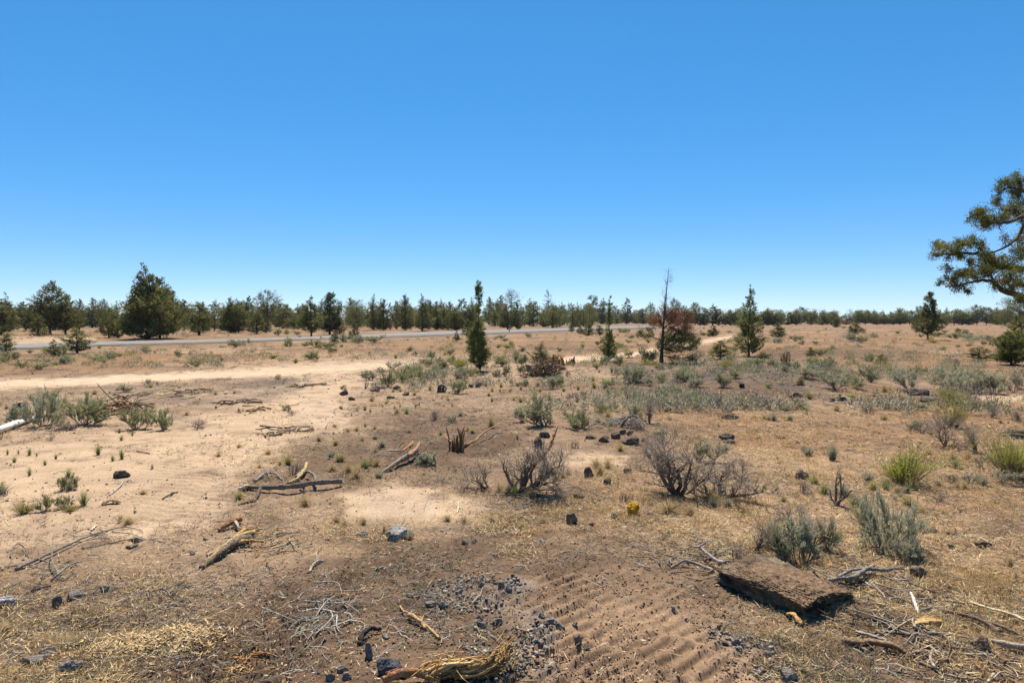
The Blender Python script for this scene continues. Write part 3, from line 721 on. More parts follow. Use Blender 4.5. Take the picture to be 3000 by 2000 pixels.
def far_woods():
    Vs, Fs, Cs, n0 = [], [], [], 0
    for px, top, base, w, k in WOODS:
        x, y = flat_at(px, base); m = ppm(y); h = (base - top) / m; n = 1000; tab = TREE_SHAPES[k][0]; R = w / m / 2 / HALF_W[k]
        ts = np.linspace(.06, 1, 80); rs = rprof(tab, ts); nc = 34; t = rng.choice(ts, nc, p=rs ** 1.3 / (rs ** 1.3).sum()); a = R_(0, 6.283, nc); q = np.sqrt(R_(.1, 1, nc)) * rprof(tab, t) * R * R_(.7, 1.3, nc)
        C = np.stack([x + q * np.cos(a), y + q * np.sin(a), t * h], 1); ci = rng.integers(0, nc, n)
        pos = C[ci] + rng.normal(size=(n, 3)) * np.array([.11 * h, .11 * h, .075 * h]) * R_(.5, 1.1, n)[:, None]; pos[:, 2] = np.maximum(pos[:, 2], .25)
        V, F = leaves(pos, rng.normal(size=(n, 3)) + np.array([0, 0, .6]), R_(.3, .65, n), R_(.16, .34, n))
        cc = (np.array(GREENS)[rng.integers(0, len(GREENS), nc)] * R_(.7, 1.25, nc)[:, None])[ci] * R_(.8, 1.2, n)[:, None]
        Vs.append(V); Fs.append(F + n0); n0 += len(V); Cs.append(np.repeat(cc, 4, 0))
        tv, tf = tubes(np.array([[x, y, 0], [x, y, h * .5], [x, y, h * .9]]), np.array([.03, .02, .005]) * h, 4); Vs.append(tv); Fs.append(tf + n0); n0 += len(tv); Cs.append(np.full((len(tv), 3), .07))
    stuff('far_woods', mk_mesh('far_woods', np.concatenate(Vs), np.concatenate(Fs), np.concatenate(Cs), M_LEAF), 'hazy mass of juniper woods behind the front trees')
far_woods()
# single trees that stand out
def hero(key, name, px, top, base, tab, ncl, nlf, lf, seed, label, **kw):
    """tab radii in photo pixels along the height fraction"""
    x, y, z = at(px, base); m = ppm(y); h = (base - top) / m
    juniper(key, name, h, [(t, r / m) for t, r in tab], ncl, nlf, lf, seed, **kw)
    o = place(key, x, y, z - .03, 1, 1, 1, 0, 'tree'); o['label'] = label; return o
hero('big', 'juniper_tree', 431, 782, 993, [(.05,40),(.12,88),(.3,92),(.5,76),(.62,58),(.74,34),(.85,20),(1,5)], 520, 40, .34, 11, 'tallest juniper of the left treeline, massive dark pyramid with a spire top beside the road', trunk_r=.022, rag=.6, cl_size=.13, asym=.18)
hero('bigtop', 'juniper_tree', 468, 815, 990, [(.1,30),(.2,60),(.45,60),(.65,46),(.8,28),(.92,12),(1,5)], 300, 36, .34, 12, 'rounded olive juniper pressed against the right flank of the tallest left juniper', trunk_r=.02, rag=.5, cl_size=.15)
hero('left2', 'juniper_tree', 148, 828, 981, [(.1,16),(.2,38),(.45,44),(.65,40),(.8,30),(.92,20),(1,8)], 320, 34, .30, 13, 'tall ragged flat topped juniper at the left, dark trunk bare at the foot', trunk_r=.028, rag=.7, cl_size=.15, lean=.03, crown_from=.12)
hero('left3', 'juniper_tree', 192, 870, 980, [(.12,16),(.25,40),(.5,38),(.75,28),(.9,15),(1,6)], 240, 32, .28, 14, 'lighter green rounded juniper overlapping the tall ragged one at the left', trunk_r=.026, rag=.4, cl_size=.17, crown_from=.14, lean=.04)
hero('roundold', 'juniper_tree', 783, 854, 966, [(.12,14),(.25,34),(.5,40),(.75,40),(.88,32),(1,12)], 220, 30, .30, 15, 'old juniper with a large loose rounded crown above the road post', trunk_r=.03, rag=.75, cl_size=.17, crown_from=.16)
hero('leaner', 'juniper_tree', 680, 898, 975, [(.1,10),(.25,40),(.5,48),(.75,36),(1,12)], 200, 30, .30, 16, 'many stemmed spreading juniper with dark forked trunk at the roadside', trunk_r=.05, rag=.5, cl_size=.17, crown_from=.18)
hero('mid1', 'juniper_tree', 912, 868, 985, [(.14,16),(.25,40),(.4,38),(.55,28),(.75,16),(.9,8),(1,3)], 230, 32, .26, 17, 'broad conical juniper with straight bare trunk foot on the road edge', trunk_r=.024, rag=.5, cl_size=.16, crown_from=.16, asym=.12)
hero('mid2', 'juniper_tree', 966, 861, 979, [(.1,12),(.22,32),(.5,30),(.75,24),(.9,18),(1,8)], 260, 32, .28, 18, 'dense near black flat topped juniper right of the conical roadside one', trunk_r=.03, rag=.5, cl_size=.17, lean=.0, cols=[(.09,.11,.045), (.11,.125,.05), (.13,.14,.05)])
hero('mid3', 'juniper_tree', 1044, 880, 961, [(.1,22),(.3,38),(.6,38),(.85,28),(1,12)], 230, 30, .28, 19, 'wide round olive juniper with dead twigs in its crown', trunk_r=.03, rag=.6, cl_size=.17)
hero('mid4', 'juniper_tree', 1237, 860, 970, [(.06,24),(.2,32),(.4,26),(.6,18),(.8,9),(1,2)], 240, 30, .26, 20, 'sharp pointed dark cone juniper standing in the middle treeline', trunk_r=.024, rag=.4, cl_size=.16)
hero('mid5', 'juniper_tree', 1498, 848, 951, [(.5,8),(.6,18),(.75,25),(.88,22),(.96,14),(1,8)], 110, 30, .30, 21, 'tallest airy round headed juniper standing behind the dense oval ones', trunk_r=.022, rag=.8, cl_size=.2, crown_from=.5)
hero('mid6', 'juniper_tree', 1606, 852, 954, [(.1,18),(.25,28),(.4,20),(.5,25),(.65,14),(.8,12),(.92,8),(1,5)], 190, 30, .28, 22, 'tall tiered juniper with separate open layers right of the red post', trunk_r=.024, rag=.7, cl_size=.17)
hero('bare', 'juniper_tree', 1406, 822, 1086, [(.04,6),(.1,26),(.2,33),(.33,28),(.45,22),(.55,10),(.585,0),(.6,0),(.68,6),(.72,11),(.75,4),(.8,9),(.88,12),(.95,8),(1,3)], 480, 60, .065, 23,
     'young juniper with bare middle stem and small leafy top, alone in the plain', trunk_r=.0125, rag=.6, cl_size=.22, crown_from=.03, bark=(.16,.11,.085), lean=-.012, cols=[(.14,.17,.055), (.175,.195,.06), (.12,.145,.05), (.20,.20,.065)])
hero('slim', 'juniper_tree', 1784, 866, 1058, [(.03,8),(.1,21),(.22,22),(.34,18),(.42,14),(.5,7),(.62,6),(.75,6),(.88,7),(.96,4),(1,1)], 260, 60, .065, 24,
     'slim sparse young juniper with a long thin leader, left of the dead topped tree', trunk_r=.011, rag=.7, cl_size=.25, crown_from=.04, lean=.01, cols=[(.16,.18,.06), (.20,.20,.065), (.14,.16,.055)])
hero('tallcone', 'juniper_tree', 2194, 835, 1044, [(.04,12),(.12,34),(.22,42),(.34,38),(.45,33),(.58,24),(.7,17),(.82,11),(.93,5),(1,1)], 560, 52, .075, 25,
     'tall healthy conical juniper right of the dead topped tree', trunk_r=.014, rag=.8, cl_size=.13, crown_from=.05, cols=[(.15,.175,.058), (.185,.195,.062), (.125,.15,.052), (.22,.21,.07)])
hero('lone', 'juniper_tree', 2719, 857, 996, [(.14,10),(.22,34),(.34,33),(.5,26),(.66,19),(.8,15),(.92,10),(1,3)], 300, 36, .20, 26,
     'lone conical juniper with bare trunk foot on the right plain', trunk_r=.018, rag=.55, cl_size=.15, crown_from=.13)
hero('rightback', 'juniper_tree', 2985, 858, 960, [(.05,40),(.3,56),(.6,48),(.85,34),(1,14)], 340, 34, .30, 27, 'large round juniper behind the big overhanging branches at the right edge', trunk_r=.03, rag=.6, cl_size=.14)
hero('rightbush', 'juniper_tree', 2962, 975, 1068, [(.08,30),(.25,52),(.5,52),(.75,36),(.92,18),(1,8)], 330, 60, .085, 28,
     'bushy young juniper growing low at the right edge under the overhanging branches', trunk_r=.03, rag=.6, cl_size=.13, crown_from=.1, cols=[(.12,.13,.038), (.155,.155,.045), (.095,.105,.036)])
hero('righttall', 'juniper_tree', 2992, 930, 1040, [(.1,22),(.3,40),(.6,42),(.85,28),(1,10)], 220, 50, .10, 29, 'yellowish juniper standing just behind the bushy one at the right edge', trunk_r=.025, rag=.6, cl_size=.15, cols=[(.15,.15,.045), (.18,.17,.048), (.12,.13,.04)])
SAPL = """cone 18 967 1031 38;open 226 959 1035 60;cone 158 995 1044 34;cone 1041 937 988 24;cone 981 966 1006 22;cone 1338 969 999 18;open 1380 963 996 30;cone 1674 947 972 14;cone 1700 951 978 20;
cone 1724 936 983 28;cone 1756 949 982 22;spire 1587 1003 1066 30;cone 2282 942 988 38;cone 2089 950 986 28;cone 2505 936 980 38;open 2110 998 1052 54;spire 2375 1016 1044 20;spire 2581 1036 1066 20;
spire 2807 959 976 12;cone 2831 963 991 30;open 2868 1014 1054 54;spire 2450 925 959 16;oval 2232 1030 1050 26;oval 1300 1058 1082 24;spire 2345 1092 1112 14;cone 2432 1042 1070 20"""
for s in SAPL.replace('\n', '').split(';'):
    k, a, b, c, d = s.split(); tree(k, float(a), float(b), float(c), float(d), noun='sapling', look={'cone': 'small bushy green juniper', 'open': 'small loose juniper', 'spire': 'thin young juniper', 'oval': 'little rounded juniper'}[k], group='young junipers on the plain')

# dead topped tree
def dead_tree():
    global rng
    keep = rng; rng = np.random.default_rng(314)
    px0, base, top = 1938, 1062, 783
    x, y, z = at(px0, base); m = ppm(y); h = (base - top) / m
    o = link('dead_topped_tree', None, None, (x, y, z - .03)); tag(o, 'half dead juniper with bare grey top, rusty dead needles and green lower limbs', 'tree')
    K = 20; t = np.linspace(0, 1, K); tx = (4 + 14 * np.sin(t * 1.57)) / m * t + np.cumsum(rng.normal(size=K)) * .012; tx -= tx[0]
    trunk = np.stack([tx, np.cumsum(rng.normal(size=K)) * .01, t * h], 1); r = .125 * (1 - .93 * t ** .75) + .05 * np.exp(-t * 20)
    mb = MB(); V, F = tubes(trunk, r, 10, .15, 3); mb.add(V, F, (.105, .075, .06))
    # second dead leader and bare side sticks
    P = trunk[None, 9:]; Rr = r[None, 9:]
    B1, R1 = grow(P, Rr, 70, .03, .95, (.9, 1.5), .16, .15, 6, .3, .35, .2)
    V, F = tubes(B1, R1, 4); mb.add(V, F, (.16, .125, .105))
    B2, R2 = grow(B1, R1, 170, .25, 1, (.4, 1.1), .4, .1, 4, .3, .6, .3)
    V, F = tubes(B2, np.maximum(R2, .0035), 3); mb.add(V, F, (.17, .135, .115))
    q = trunk[11] + np.array([[0, 0, 0], [.10, .05, .05], [.14, .06, .6], [.13, .05, 1.4]]); V, F = tubes(curve(q, 10), np.linspace(.028, .006, 10), 5); mb.add(V, F, (.15,.12,.10))
    # low limbs
    def limb(a, h0, pts, r0):
        pts = [np.array([np.interp(h0, t, tx), 0, h0 * h])] + [np.array(p) for p in pts]
        c = curve(pts, 12, .015, int(abs(a * 100))); V, F = tubes(c, np.linspace(r0, .008, 12), 6); mb.add(V, F, (.10,.075,.06)); return c
    Ls = [limb(1, .16, [(.9,.2,.75),(1.7,.1,.95),(2.3,.0,1.2)], .06), limb(2, .2, [(.7,-.5,1.3),(1.5,-.8,1.9),(2.2,-.7,2.0)], .06), limb(3, .24, [(-.5,.2,1.7),(-1.1,.2,1.95),(-1.6,.1,2.1)], .05),
          limb(4, .36, [(.5,.4,2.6),(1.2,.3,3.2),(2.0,.2,3.3)], .05), limb(5, .4, [(-.5,-.3,2.9),(-1.0,-.2,3.0),(-1.3,-.2,2.9)], .04), limb(6, .08, [(.8,-.6,.35),(1.6,-1.,.45),(2.2,-.9,.8)], .05),
          limb(7, .44, [(.4,-.3,3.3),(.8,-.5,3.7),(1.5,-.4,3.6)], .04), limb(8, .3, [(.6,.8,2.2),(1.2,1.2,2.5),(1.8,1.3,2.4)], .05), limb(9, .12, [(-.3,-.6,.9),(-.5,-1.1,1.1),(-.4,-1.5,1.3)], .04)]
    LP = np.stack(Ls); LR = np.repeat(np.linspace(.05, .01, 12)[None], len(Ls), 0)
    T1, TR = grow(LP, LR, 130, .2, 1, (.4, 1.1), .32, .1, 5, .3, .5, .3); V, F = tubes(T1, TR, 3); mb.add(V, F, (.13,.10,.08))
    T2, TR2 = grow(T1, TR, 420, .2, 1, (.4, 1.1), .5, .05, 4, .3, .6, .3); V, F = tubes(T2, np.maximum(TR2, .003), 3); mb.add(V, F, (.15,.115,.09))
    link('trunk', mb.mesh('trunk', M_BARK), o)
    def cloud(name, blobs, n, cols, lf, mat):
        C = []; ax = []
        for (bx, by, rx, rz, nc) in blobs:       # pixel centre and half sizes
            a = R_(0, 6.283, nc); u = R_(-1, 1, nc); q = np.sqrt(R_(.05, 1, nc)) * np.sqrt(1 - u * u * .8)
            C.append(np.stack([(bx - px0) / m + q * np.cos(a) * rx / m, q * np.sin(a) * rx / m * .8, (base - by) / m + u * rz / m], 1))
        C = np.concatenate(C); nc = len(C); ci = np.repeat(np.arange(nc), n); s = R_(.10, .2, nc)
        ax = unit(C - np.array([0, 0, C[:, 2].mean() - .6])); N_ = nc * n
        pos = C[ci] + ax[ci] * (R_(-1, 1.2, N_) * s[ci])[:, None] + rng.normal(size=(N_, 3)) * (s[ci] * .45)[:, None]
        V, F = leaves(pos, ax[ci] * .8 + rng.normal(size=(N_, 3)) * .7, lf * R_(.6, 1.4, N_), lf * R_(.25, .5, N_))
        c = (np.array(cols)[rng.integers(0, len(cols), nc)] * R_(.7, 1.3, nc)[:, None])[ci] * R_(.75, 1.3, N_)[:, None]
        link(name, mk_mesh(name, V, F, np.repeat(c, 4, 0), mat), o)
    cloud('dead_foliage', [(1992,925,36,20,60),(2012,938,18,24,30),(1960,922,26,16,34),(1975,950,40,18,50),(1922,938,26,16,45),(1942,914,18,14,26),(2005,968,30,12,20),(1912,952,16,12,9),(1950,965,22,14,14)], 52, [(.22,.105,.055), (.18,.085,.045), (.26,.13,.065), (.16,.09,.058)], .075, M_LEAF)
    cloud('green_foliage', [(1995,985,42,14,75),(2008,1008,40,18,85),(1965,1005,30,20,60),(1950,990,18,14,24),(2038,995,12,14,16),(1895,976,22,12,24),(1875,968,8,8,6),(1950,1025,20,10,18),(1970,1048,18,7,12),(1930,1010,12,14,12)], 55, [(.11,.15,.05), (.09,.125,.046), (.14,.175,.055), (.18,.19,.06)], .075, M_LEAF)
    rng = keep
dead_tree()

# big old juniper whose limbs reach in from the right
def old_juniper():
    global rng
    keep = rng; rng = np.random.default_rng(99)
    Y0 = 20.0; m = ppm(Y0)
    def W(px, py, y): # point at depth y seen at a photo pixel
        u = (px - 1500) / F_PX; v = (1000 - py) / F_PX; dy = cP + v * sP; dz = -sP + v * cP; t = y / dy
        return np.array([u * t, y, H + dz * t])
    X0 = W(3300, 1200, Y0)[0]; z0 = float(height(np.array([X0]), np.array([Y0]))[0])
    o = link('old_juniper_tree', None, None, (X0, Y0, z0)); tag(o, 'big old juniper reaching gnarled limbs and loose foliage in from the right edge', 'tree')
    O = np.array([X0, Y0, z0]); bark = (.105, .082, .066)
    mb = MB()
    tp = curve([(0,0,-.1),(-.1,.1,1.2),(.15,.1,2.6),(.0,.3,4.2),(.3,.4,6.0),(.2,.5,8.2)], 20, .03, 4); tr = np.linspace(.42, .06, 20); V, F = tubes(tp, tr, 12, .15, 5); mb.add(V, F, bark)
    limbs = [ # photo-traced runs at their own depth: (depth offset, [(px,py)...], r0)
      (0, [(3290,905),(3150,900),(3050,888),(2985,868),(2935,852),(2912,820),(2900,800)], .17),
      (-.3, [(2912,822),(2870,822),(2830,830),(2790,838),(2770,840)], .05),
      (.4, [(3290,840),(3150,800),(3040,792),(2985,785),(2930,780),(2880,782),(2850,770)], .15),
      (.7, [(2930,780),(2880,748),(2830,742),(2785,745),(2745,750)], .06),
      (.9, [(3290,720),(3120,640),(3020,640),(2985,690),(2960,715),(2920,735),(2885,748)], .08),
      (-.5, [(3290,620),(3100,630),(3010,632),(2960,650),(2925,655),(2890,650),(2870,640)], .08),
      (.2, [(3290,560),(3120,580),(3020,620),(2960,618),(2930,612)], .05),
      (1.2, [(3290,500),(3120,530),(3010,560),(2960,550),(2930,560)], .07),
      (-.9, [(3290,880),(3100,850),(3010,838),(2975,825),(2955,800)], .08),
      (-1.4, [(3290,960),(3120,930),(3030,900),(2990,880)], .08),
      (1.5, [(3290,760),(3150,745),(3050,740),(3000,735)], .07),
    ]
    LP = []
    for j, (dy, pts, r0) in enumerate(limbs):
        n = len(pts); q = [W(a, b, Y0 + dy + (.5 * math.sin(i * 1.3 + j)) * .35) - O for i, (a, b) in enumerate(pts)]
        # root of the limb on the trunk
        if pts[0][0] > 3250:
            zt = q[0][2]; base = np.array([np.interp(zt - .3, tp[:, 2], tp[:, 0]), np.interp(zt - .3, tp[:, 2], tp[:, 1]), zt - .3]); q = [base] + q[1:]
        c = curve(q, 16, .012, j + 3); V, F = tubes(c, np.linspace(r0, .014, 16), 8, .12, j); mb.add(V, F, bark); LP.append(c)
    LP = np.stack(LP); LR = np.repeat(np.linspace(.055, .016, 16)[None], len(LP), 0)
    half = LP[:, 6:]; hr = LR[:, 6:]
    A1, R1 = grow(half, hr, 120, .1, 1, (.5, 1.25), .22, .12, 6, .35, .45, .3); V, F = tubes(A1, R1, 4); mb.add(V, F, bark)
    A2, R2 = grow(A1, R1, 650, .15, 1, (.4, 1.1), .5, .05, 5, .35, .6, .35); V, F = tubes(A2, np.maximum(R2, .004), 3); mb.add(V, F, (.13,.105,.085))
    A3, R3 = grow(A2, R2, 700, .3, 1, (.4, 1.2), .5, -.05, 4, .3, .6, .4); V, F = tubes(A3, np.maximum(R3, .0028), 3); mb.add(V, F, (.15,.12,.10))
    link('trunk', mb.mesh('trunk', M_BARK), o)
    # foliage tufts: clumps seen in the photo plus loose ones on twig ends
    blobs = [(2760,730,26,14,.7),(2740,748,14,8,.7),(2800,722,26,12,.7),(2835,715,22,14,.7),(2850,705,14,10,.7),(2870,720,18,14,.6),(2790,752,22,12,.7),(2820,745,16,9,.7),(2775,792,12,12,-.3),(2790,815,18,16,-.3),(2815,805,18,12,-.3),(2840,810,20,14,-.2),
             (2870,805,22,16,0),(2900,795,22,16,0),(2835,845,14,12,-.3),(2800,840,16,10,-.3),(2890,760,22,16,.4),(2920,765,20,16,.4),(2950,775,22,20,.4),(2980,760,18,14,.6),(2920,835,16,12,0),(2945,815,18,14,-.6),(2980,800,18,14,-.6),(2990,830,18,16,-.9),
             (2860,640,14,12,-.5),(2880,620,14,12,-.5),(2895,635,12,14,-.5),(2890,665,10,9,-.5),(2930,650,16,10,-.4),(2950,635,16,12,-.3),(2965,612,22,14,.2),(2930,590,14,12,1.0),(2920,560,16,10,1.2),(2950,540,20,16,1.2),(2985,530,22,20,1.2),(2975,565,22,14,1.2),(2990,590,18,14,1.0),
             (3000,640,16,14,-.4),(3000,720,16,22,1.5),(3010,690,12,16,1.0),(3060,560,50,50,1.0),(3080,700,50,60,1.2),(3080,820,60,40,-.6),(3180,620,60,80,1),(3200,800,60,80,0),(3060,500,50,40,1.2),(3200,470,90,60,1),(3350,560,100,120,.5),(3400,800,100,120,0),(2960,850,12,8,-.4),(2995,880,16,8,-1.2),(3030,900,24,16,-1.3),(2850,770,10,8,.4)]
    C = []
    for (bx, by, rx, ry, dy) in blobs:
        nc = max(4, int(rx * ry / 34)) if bx < 3030 else int(rx * ry / 110)
        for _ in range(nc):
            a = rng.uniform(0, 6.283); q = math.sqrt(rng.uniform(0, 1))
            C.append(W(bx + q * rx * math.cos(a), by + q * ry * math.sin(a), Y0 + dy + rng.normal() * rx / m * .8) - O)
    C = np.array(C); C = np.concatenate([C, A2[rng.choice(len(A2), 60, replace=False), -1]])
    nc = len(C); n = 110; ci = np.repeat(np.arange(nc), n); N_ = nc * n; s = R_(.065, .145, nc)
    ax = unit(np.stack([rng.normal(-.3, .5, nc), rng.normal(0, .5, nc), rng.normal(.6, .35, nc)], 1))
    pos = C[ci] + ax[ci] * (R_(-1, 1.4, N_) * s[ci])[:, None] + rng.normal(size=(N_, 3)) * (s[ci] * .5)[:, None]
    V, F = leaves(pos, ax[ci] * 1.0 + rng.normal(size=(N_, 3)) * .6, R_(.035, .085, N_), R_(.012, .026, N_))
    cols = np.array([(.145,.155,.042), (.20,.19,.046), (.17,.17,.046), (.11,.125,.04), (.25,.22,.054), (.19,.14,.065)])
    c = (cols[rng.integers(0, len(cols), nc)] * R_(.75, 1.25, nc)[:, None])[ci] * R_(.7, 1.3, N_)[:, None]
    link('crown', mk_mesh('crown', V, F, np.repeat(c, 4, 0), M_LEAF), o)
    # yellow moss on the limb tops
    mp = LP[:, 4:14].reshape(-1, 3); mp = mp[rng.choice(len(mp), 40, replace=False)]; mi = np.repeat(np.arange(40), 40)
    V, F = leaves(mp[mi] + np.array([0, 0, .05]) + rng.normal(size=(1600, 3)) * np.array([.07, .04, .02]), rng.normal(size=(1600, 3)) + np.array([0, 0, .7]), .03, .014)
    link('moss', mk_mesh('moss', V, F, np.array((.26, .22, .03)), M_LEAF), o)
    rng = keep
old_juniper()
# ------------------------------------------------------------------ shrubs and grasses (unit size: 1 m high, 1 m wide)
def shrub_sage(key, seed, leaf_cols, n3=640, nl=24, dead=0.0, trunk=False, lw=.013, ll=.045, name='sagebrush', flop=0.0, stem_col=(.24,.195,.155)):
    global rng
    keep = rng; rng = np.random.default_rng(seed)
    S, SR = stems(7 if trunk else 14, (.05, 1.3 if not trunk else .9), (.45, .72), 6, .2, .022 if trunk else .016, .05)
    la = np.arctan2(S[:, -1, 1], S[:, -1, 0]); S = S * (1 + .3 * np.sin(la + seed) + .22 * np.sin(2 * la + seed * 1.7))[:, None, None]
    A, AR = grow(S, SR, 110, .3, 1, (.25, .8), .55, .25, 5, .22, .6, .35)
    B, BR = grow(A, AR, n3, .25, 1, (.2, .75), .55, .5, 5, .15, .6, .4)
    mb = MB()
    for P, R, s in ((S, SR, 6), (A, AR, 4), (B, np.maximum(BR, .0022), 3)):
        V, F = tubes(P, R, s); mb.add(V, F, np.array(stem_col) * rng.uniform(.85, 1.1))
    n = int(n3 * nl); bi = rng.integers(0, n3, n); alive = (rng.random(n3) >= dead)[bi]; bi = bi[alive]; n = len(bi)
    t = R_(.15, 1.0, n) * 3.999; i = t.astype(int); u = (t - i)[:, None]
    pos = B[bi, i] * (1 - u) + B[bi, i + 1] * u; T = unit(B[bi, i + 1] - B[bi, i])
    pos = pos + rng.normal(size=pos.shape) * .008
    V, F = leaves(pos, T * .9 + rng.normal(size=(n, 3)) * .55 + np.array([flop, 0, .35]), ll * R_(.6, 1.35, n), lw * R_(.7, 1.3, n))
    cb = np.array(leaf_cols)[rng.integers(0, len(leaf_cols), n3)] * R_(.8, 1.2, n3)[:, None]
    c = cb[bi] * R_(.8, 1.2, n)[:, None]
    allv = np.concatenate([S[:, :, 2].ravel(), A[:, :, 2].ravel(), B[:, :, 2].ravel()]); top = np.percentile(allv, 99.3)
    wid = np.percentile(np.hypot(B[..., 0], B[..., 1]), 96)
    sc = np.array([.5 / wid, .5 / wid, 1 / top])
    mb.V = [v * sc for v in mb.V]
    proto(key, name, [('stems', mb.mesh('stems', M_TWIG, True)), ('foliage', mk_mesh('foliage', V * sc, F, np.repeat(c, 4, 0), M_SAGE))])
    rng = keep
SILVER = [(.47,.45,.29), (.53,.505,.35), (.39,.38,.23), (.49,.44,.29)]
SAGEG = [(.37,.37,.175), (.43,.41,.215), (.30,.315,.145), (.46,.42,.24)]
OLIVE = [(.32,.305,.13), (.36,.34,.155), (.26,.265,.11), (.38,.33,.18)]
for v in range(3):
    shrub_sage(f'silver{v}', 500 + v, SILVER)
    shrub_sage(f'green{v}', 520 + v, SAGEG, 680, 24)
    shrub_sage(f'half{v}', 540 + v, SILVER if v < 2 else SAGEG, 520, 20, dead=.5, trunk=True)
    shrub_sage(f'olive{v}', 560 + v, OLIVE, 620, 24)
def shrub_rabbit(key, seed, cols, name='rabbitbrush', stemc=(.24,.17,.10), n=300):
    global rng
    keep = rng; rng = np.random.default_rng(seed)
    S, SR = stems(n, (.02, .95), (.7, 1.05), 6, .09, .006, .10)
    la = np.arctan2(S[:, -1, 1], S[:, -1, 0]); S = S * (1 + .3 * np.sin(la + seed) + .25 * np.sin(3 * la + seed))[:, None, None] * R_(.7, 1.1, n)[:, None, None]
    mb = MB(); V, F = tubes(S, SR, 3); mb.add(V, F, np.repeat(np.array(stemc)[None] * R_(.7, 1.3, n)[:, None], 18, 0))
    m = n * 15; bi = rng.integers(0, n, m); t = (1 - .55 * rng.random(m) ** 1.6) * 4.999; i = t.astype(int); u = (t - i)[:, None]
    pos = S[bi, i] * (1 - u) + S[bi, i + 1] * u; T = unit(S[bi, i + 1] - S[bi, i])
    V, F = leaves(pos, T + rng.normal(size=(m, 3)) * .4 + np.array([0, 0, .3]), .075 * R_(.6, 1.3, m), .010 * R_(.7, 1.4, m))
    c = (np.array(cols)[rng.integers(0, len(cols), n)] * R_(.8, 1.2, n)[:, None])[bi] * R_(.8, 1.2, m)[:, None]
    top = np.percentile(S[..., 2], 99); wid = np.percentile(np.hypot(S[..., 0], S[..., 1]), 96); sc = np.array([.5 / wid, .5 / wid, 1 / top])
    mb.V = [v * sc for v in mb.V]
    proto(key, name, [('stems', mb.mesh('stems', M_TWIG, True)), ('foliage', mk_mesh('foliage', V * sc, F, np.repeat(c, 4, 0), M_SAGE))])
    rng = keep
BRIGHT = [(.40,.42,.06), (.34,.38,.06), (.46,.44,.08), (.30,.33,.08)]
GOLDG = [(.38,.33,.09), (.32,.30,.09), (.44,.34,.11)]
for v in range(2):
    shrub_rabbit(f'rabbit{v}', 600 + v, BRIGHT); shrub_rabbit(f'golden{v}', 620 + v, GOLDG)
DEADC = [(.27,.235,.205), (.22,.185,.16), (.32,.285,.25)]
def dead_mesh(seed, n0=5, spread=(.2, 1.15), n1=45, n2=260, n3=1100, r=.028, up=.25, low=False, wig=.25):
    global rng
    keep = rng; rng = np.random.default_rng(seed)
    S, SR = stems(n0, spread, (.45, .8), 7, .22, r, .05)
    A, AR = grow(S, SR, n1, .25, 1, (.35, 1.0), .6, up, 6, wig, .6, .35)
    B, BR = grow(A, AR, n2, .2, 1, (.3, 1.0), .55, up, 5, wig, .6, .35)
    mb = MB(); L = [(S, SR, 7), (A, AR, 5), (B, np.maximum(BR, .0028), 3)]
    if n3:
        Cc, CR = grow(B, BR, n3, .25, 1, (.3, .9), .55, up, 4, wig, .7, .45); L.append((Cc, np.maximum(CR, .0021), 3))
    allP = np.concatenate([p.reshape(-1, 3) for p, _, _ in L]); top = np.percentile(allP[:, 2], 99.5); wid = np.percentile(np.hypot(allP[:, 0], allP[:, 1]), 97)
    sc = np.array([.5 / wid, .5 / wid, 1 / top])
    for k, (P, R, s) in enumerate(L):
        P = P * sc; P[..., 2] = np.maximum(P[..., 2], .01)
        V, F = tubes(P, R * .8, s); nt = len(P)
        base = np.array([(.13,.095,.073), (.19,.145,.11), (.29,.225,.17), (.36,.285,.22)][k])
        mb.add(V, F, np.repeat(base[None] * R_(.8, 1.2, nt)[:, None], P.shape[1] * s, 0))
    me = mb.mesh('dead_shrub', M_TWIG, True); rng = keep; return me
for v in range(4): SINGLE[f'dead{v}'] = ('dead_shrub', dead_mesh(700 + v))
for v in range(2): SINGLE[f'deadlow{v}'] = ('dead_shrub', dead_mesh(720 + v, 8, (.7, 1.4), 60, 260, 700, .02, .05))
SINGLE['snag0'] = ('dead_shrub', dead_mesh(741, 4, (.2, 1.2), 18, 60, 0, .045, .2, wig=.4))
SINGLE['snag1'] = ('dead_shrub', dead_mesh(742, 3, (.2, 1.0), 14, 50, 0, .05, .2, wig=.4))
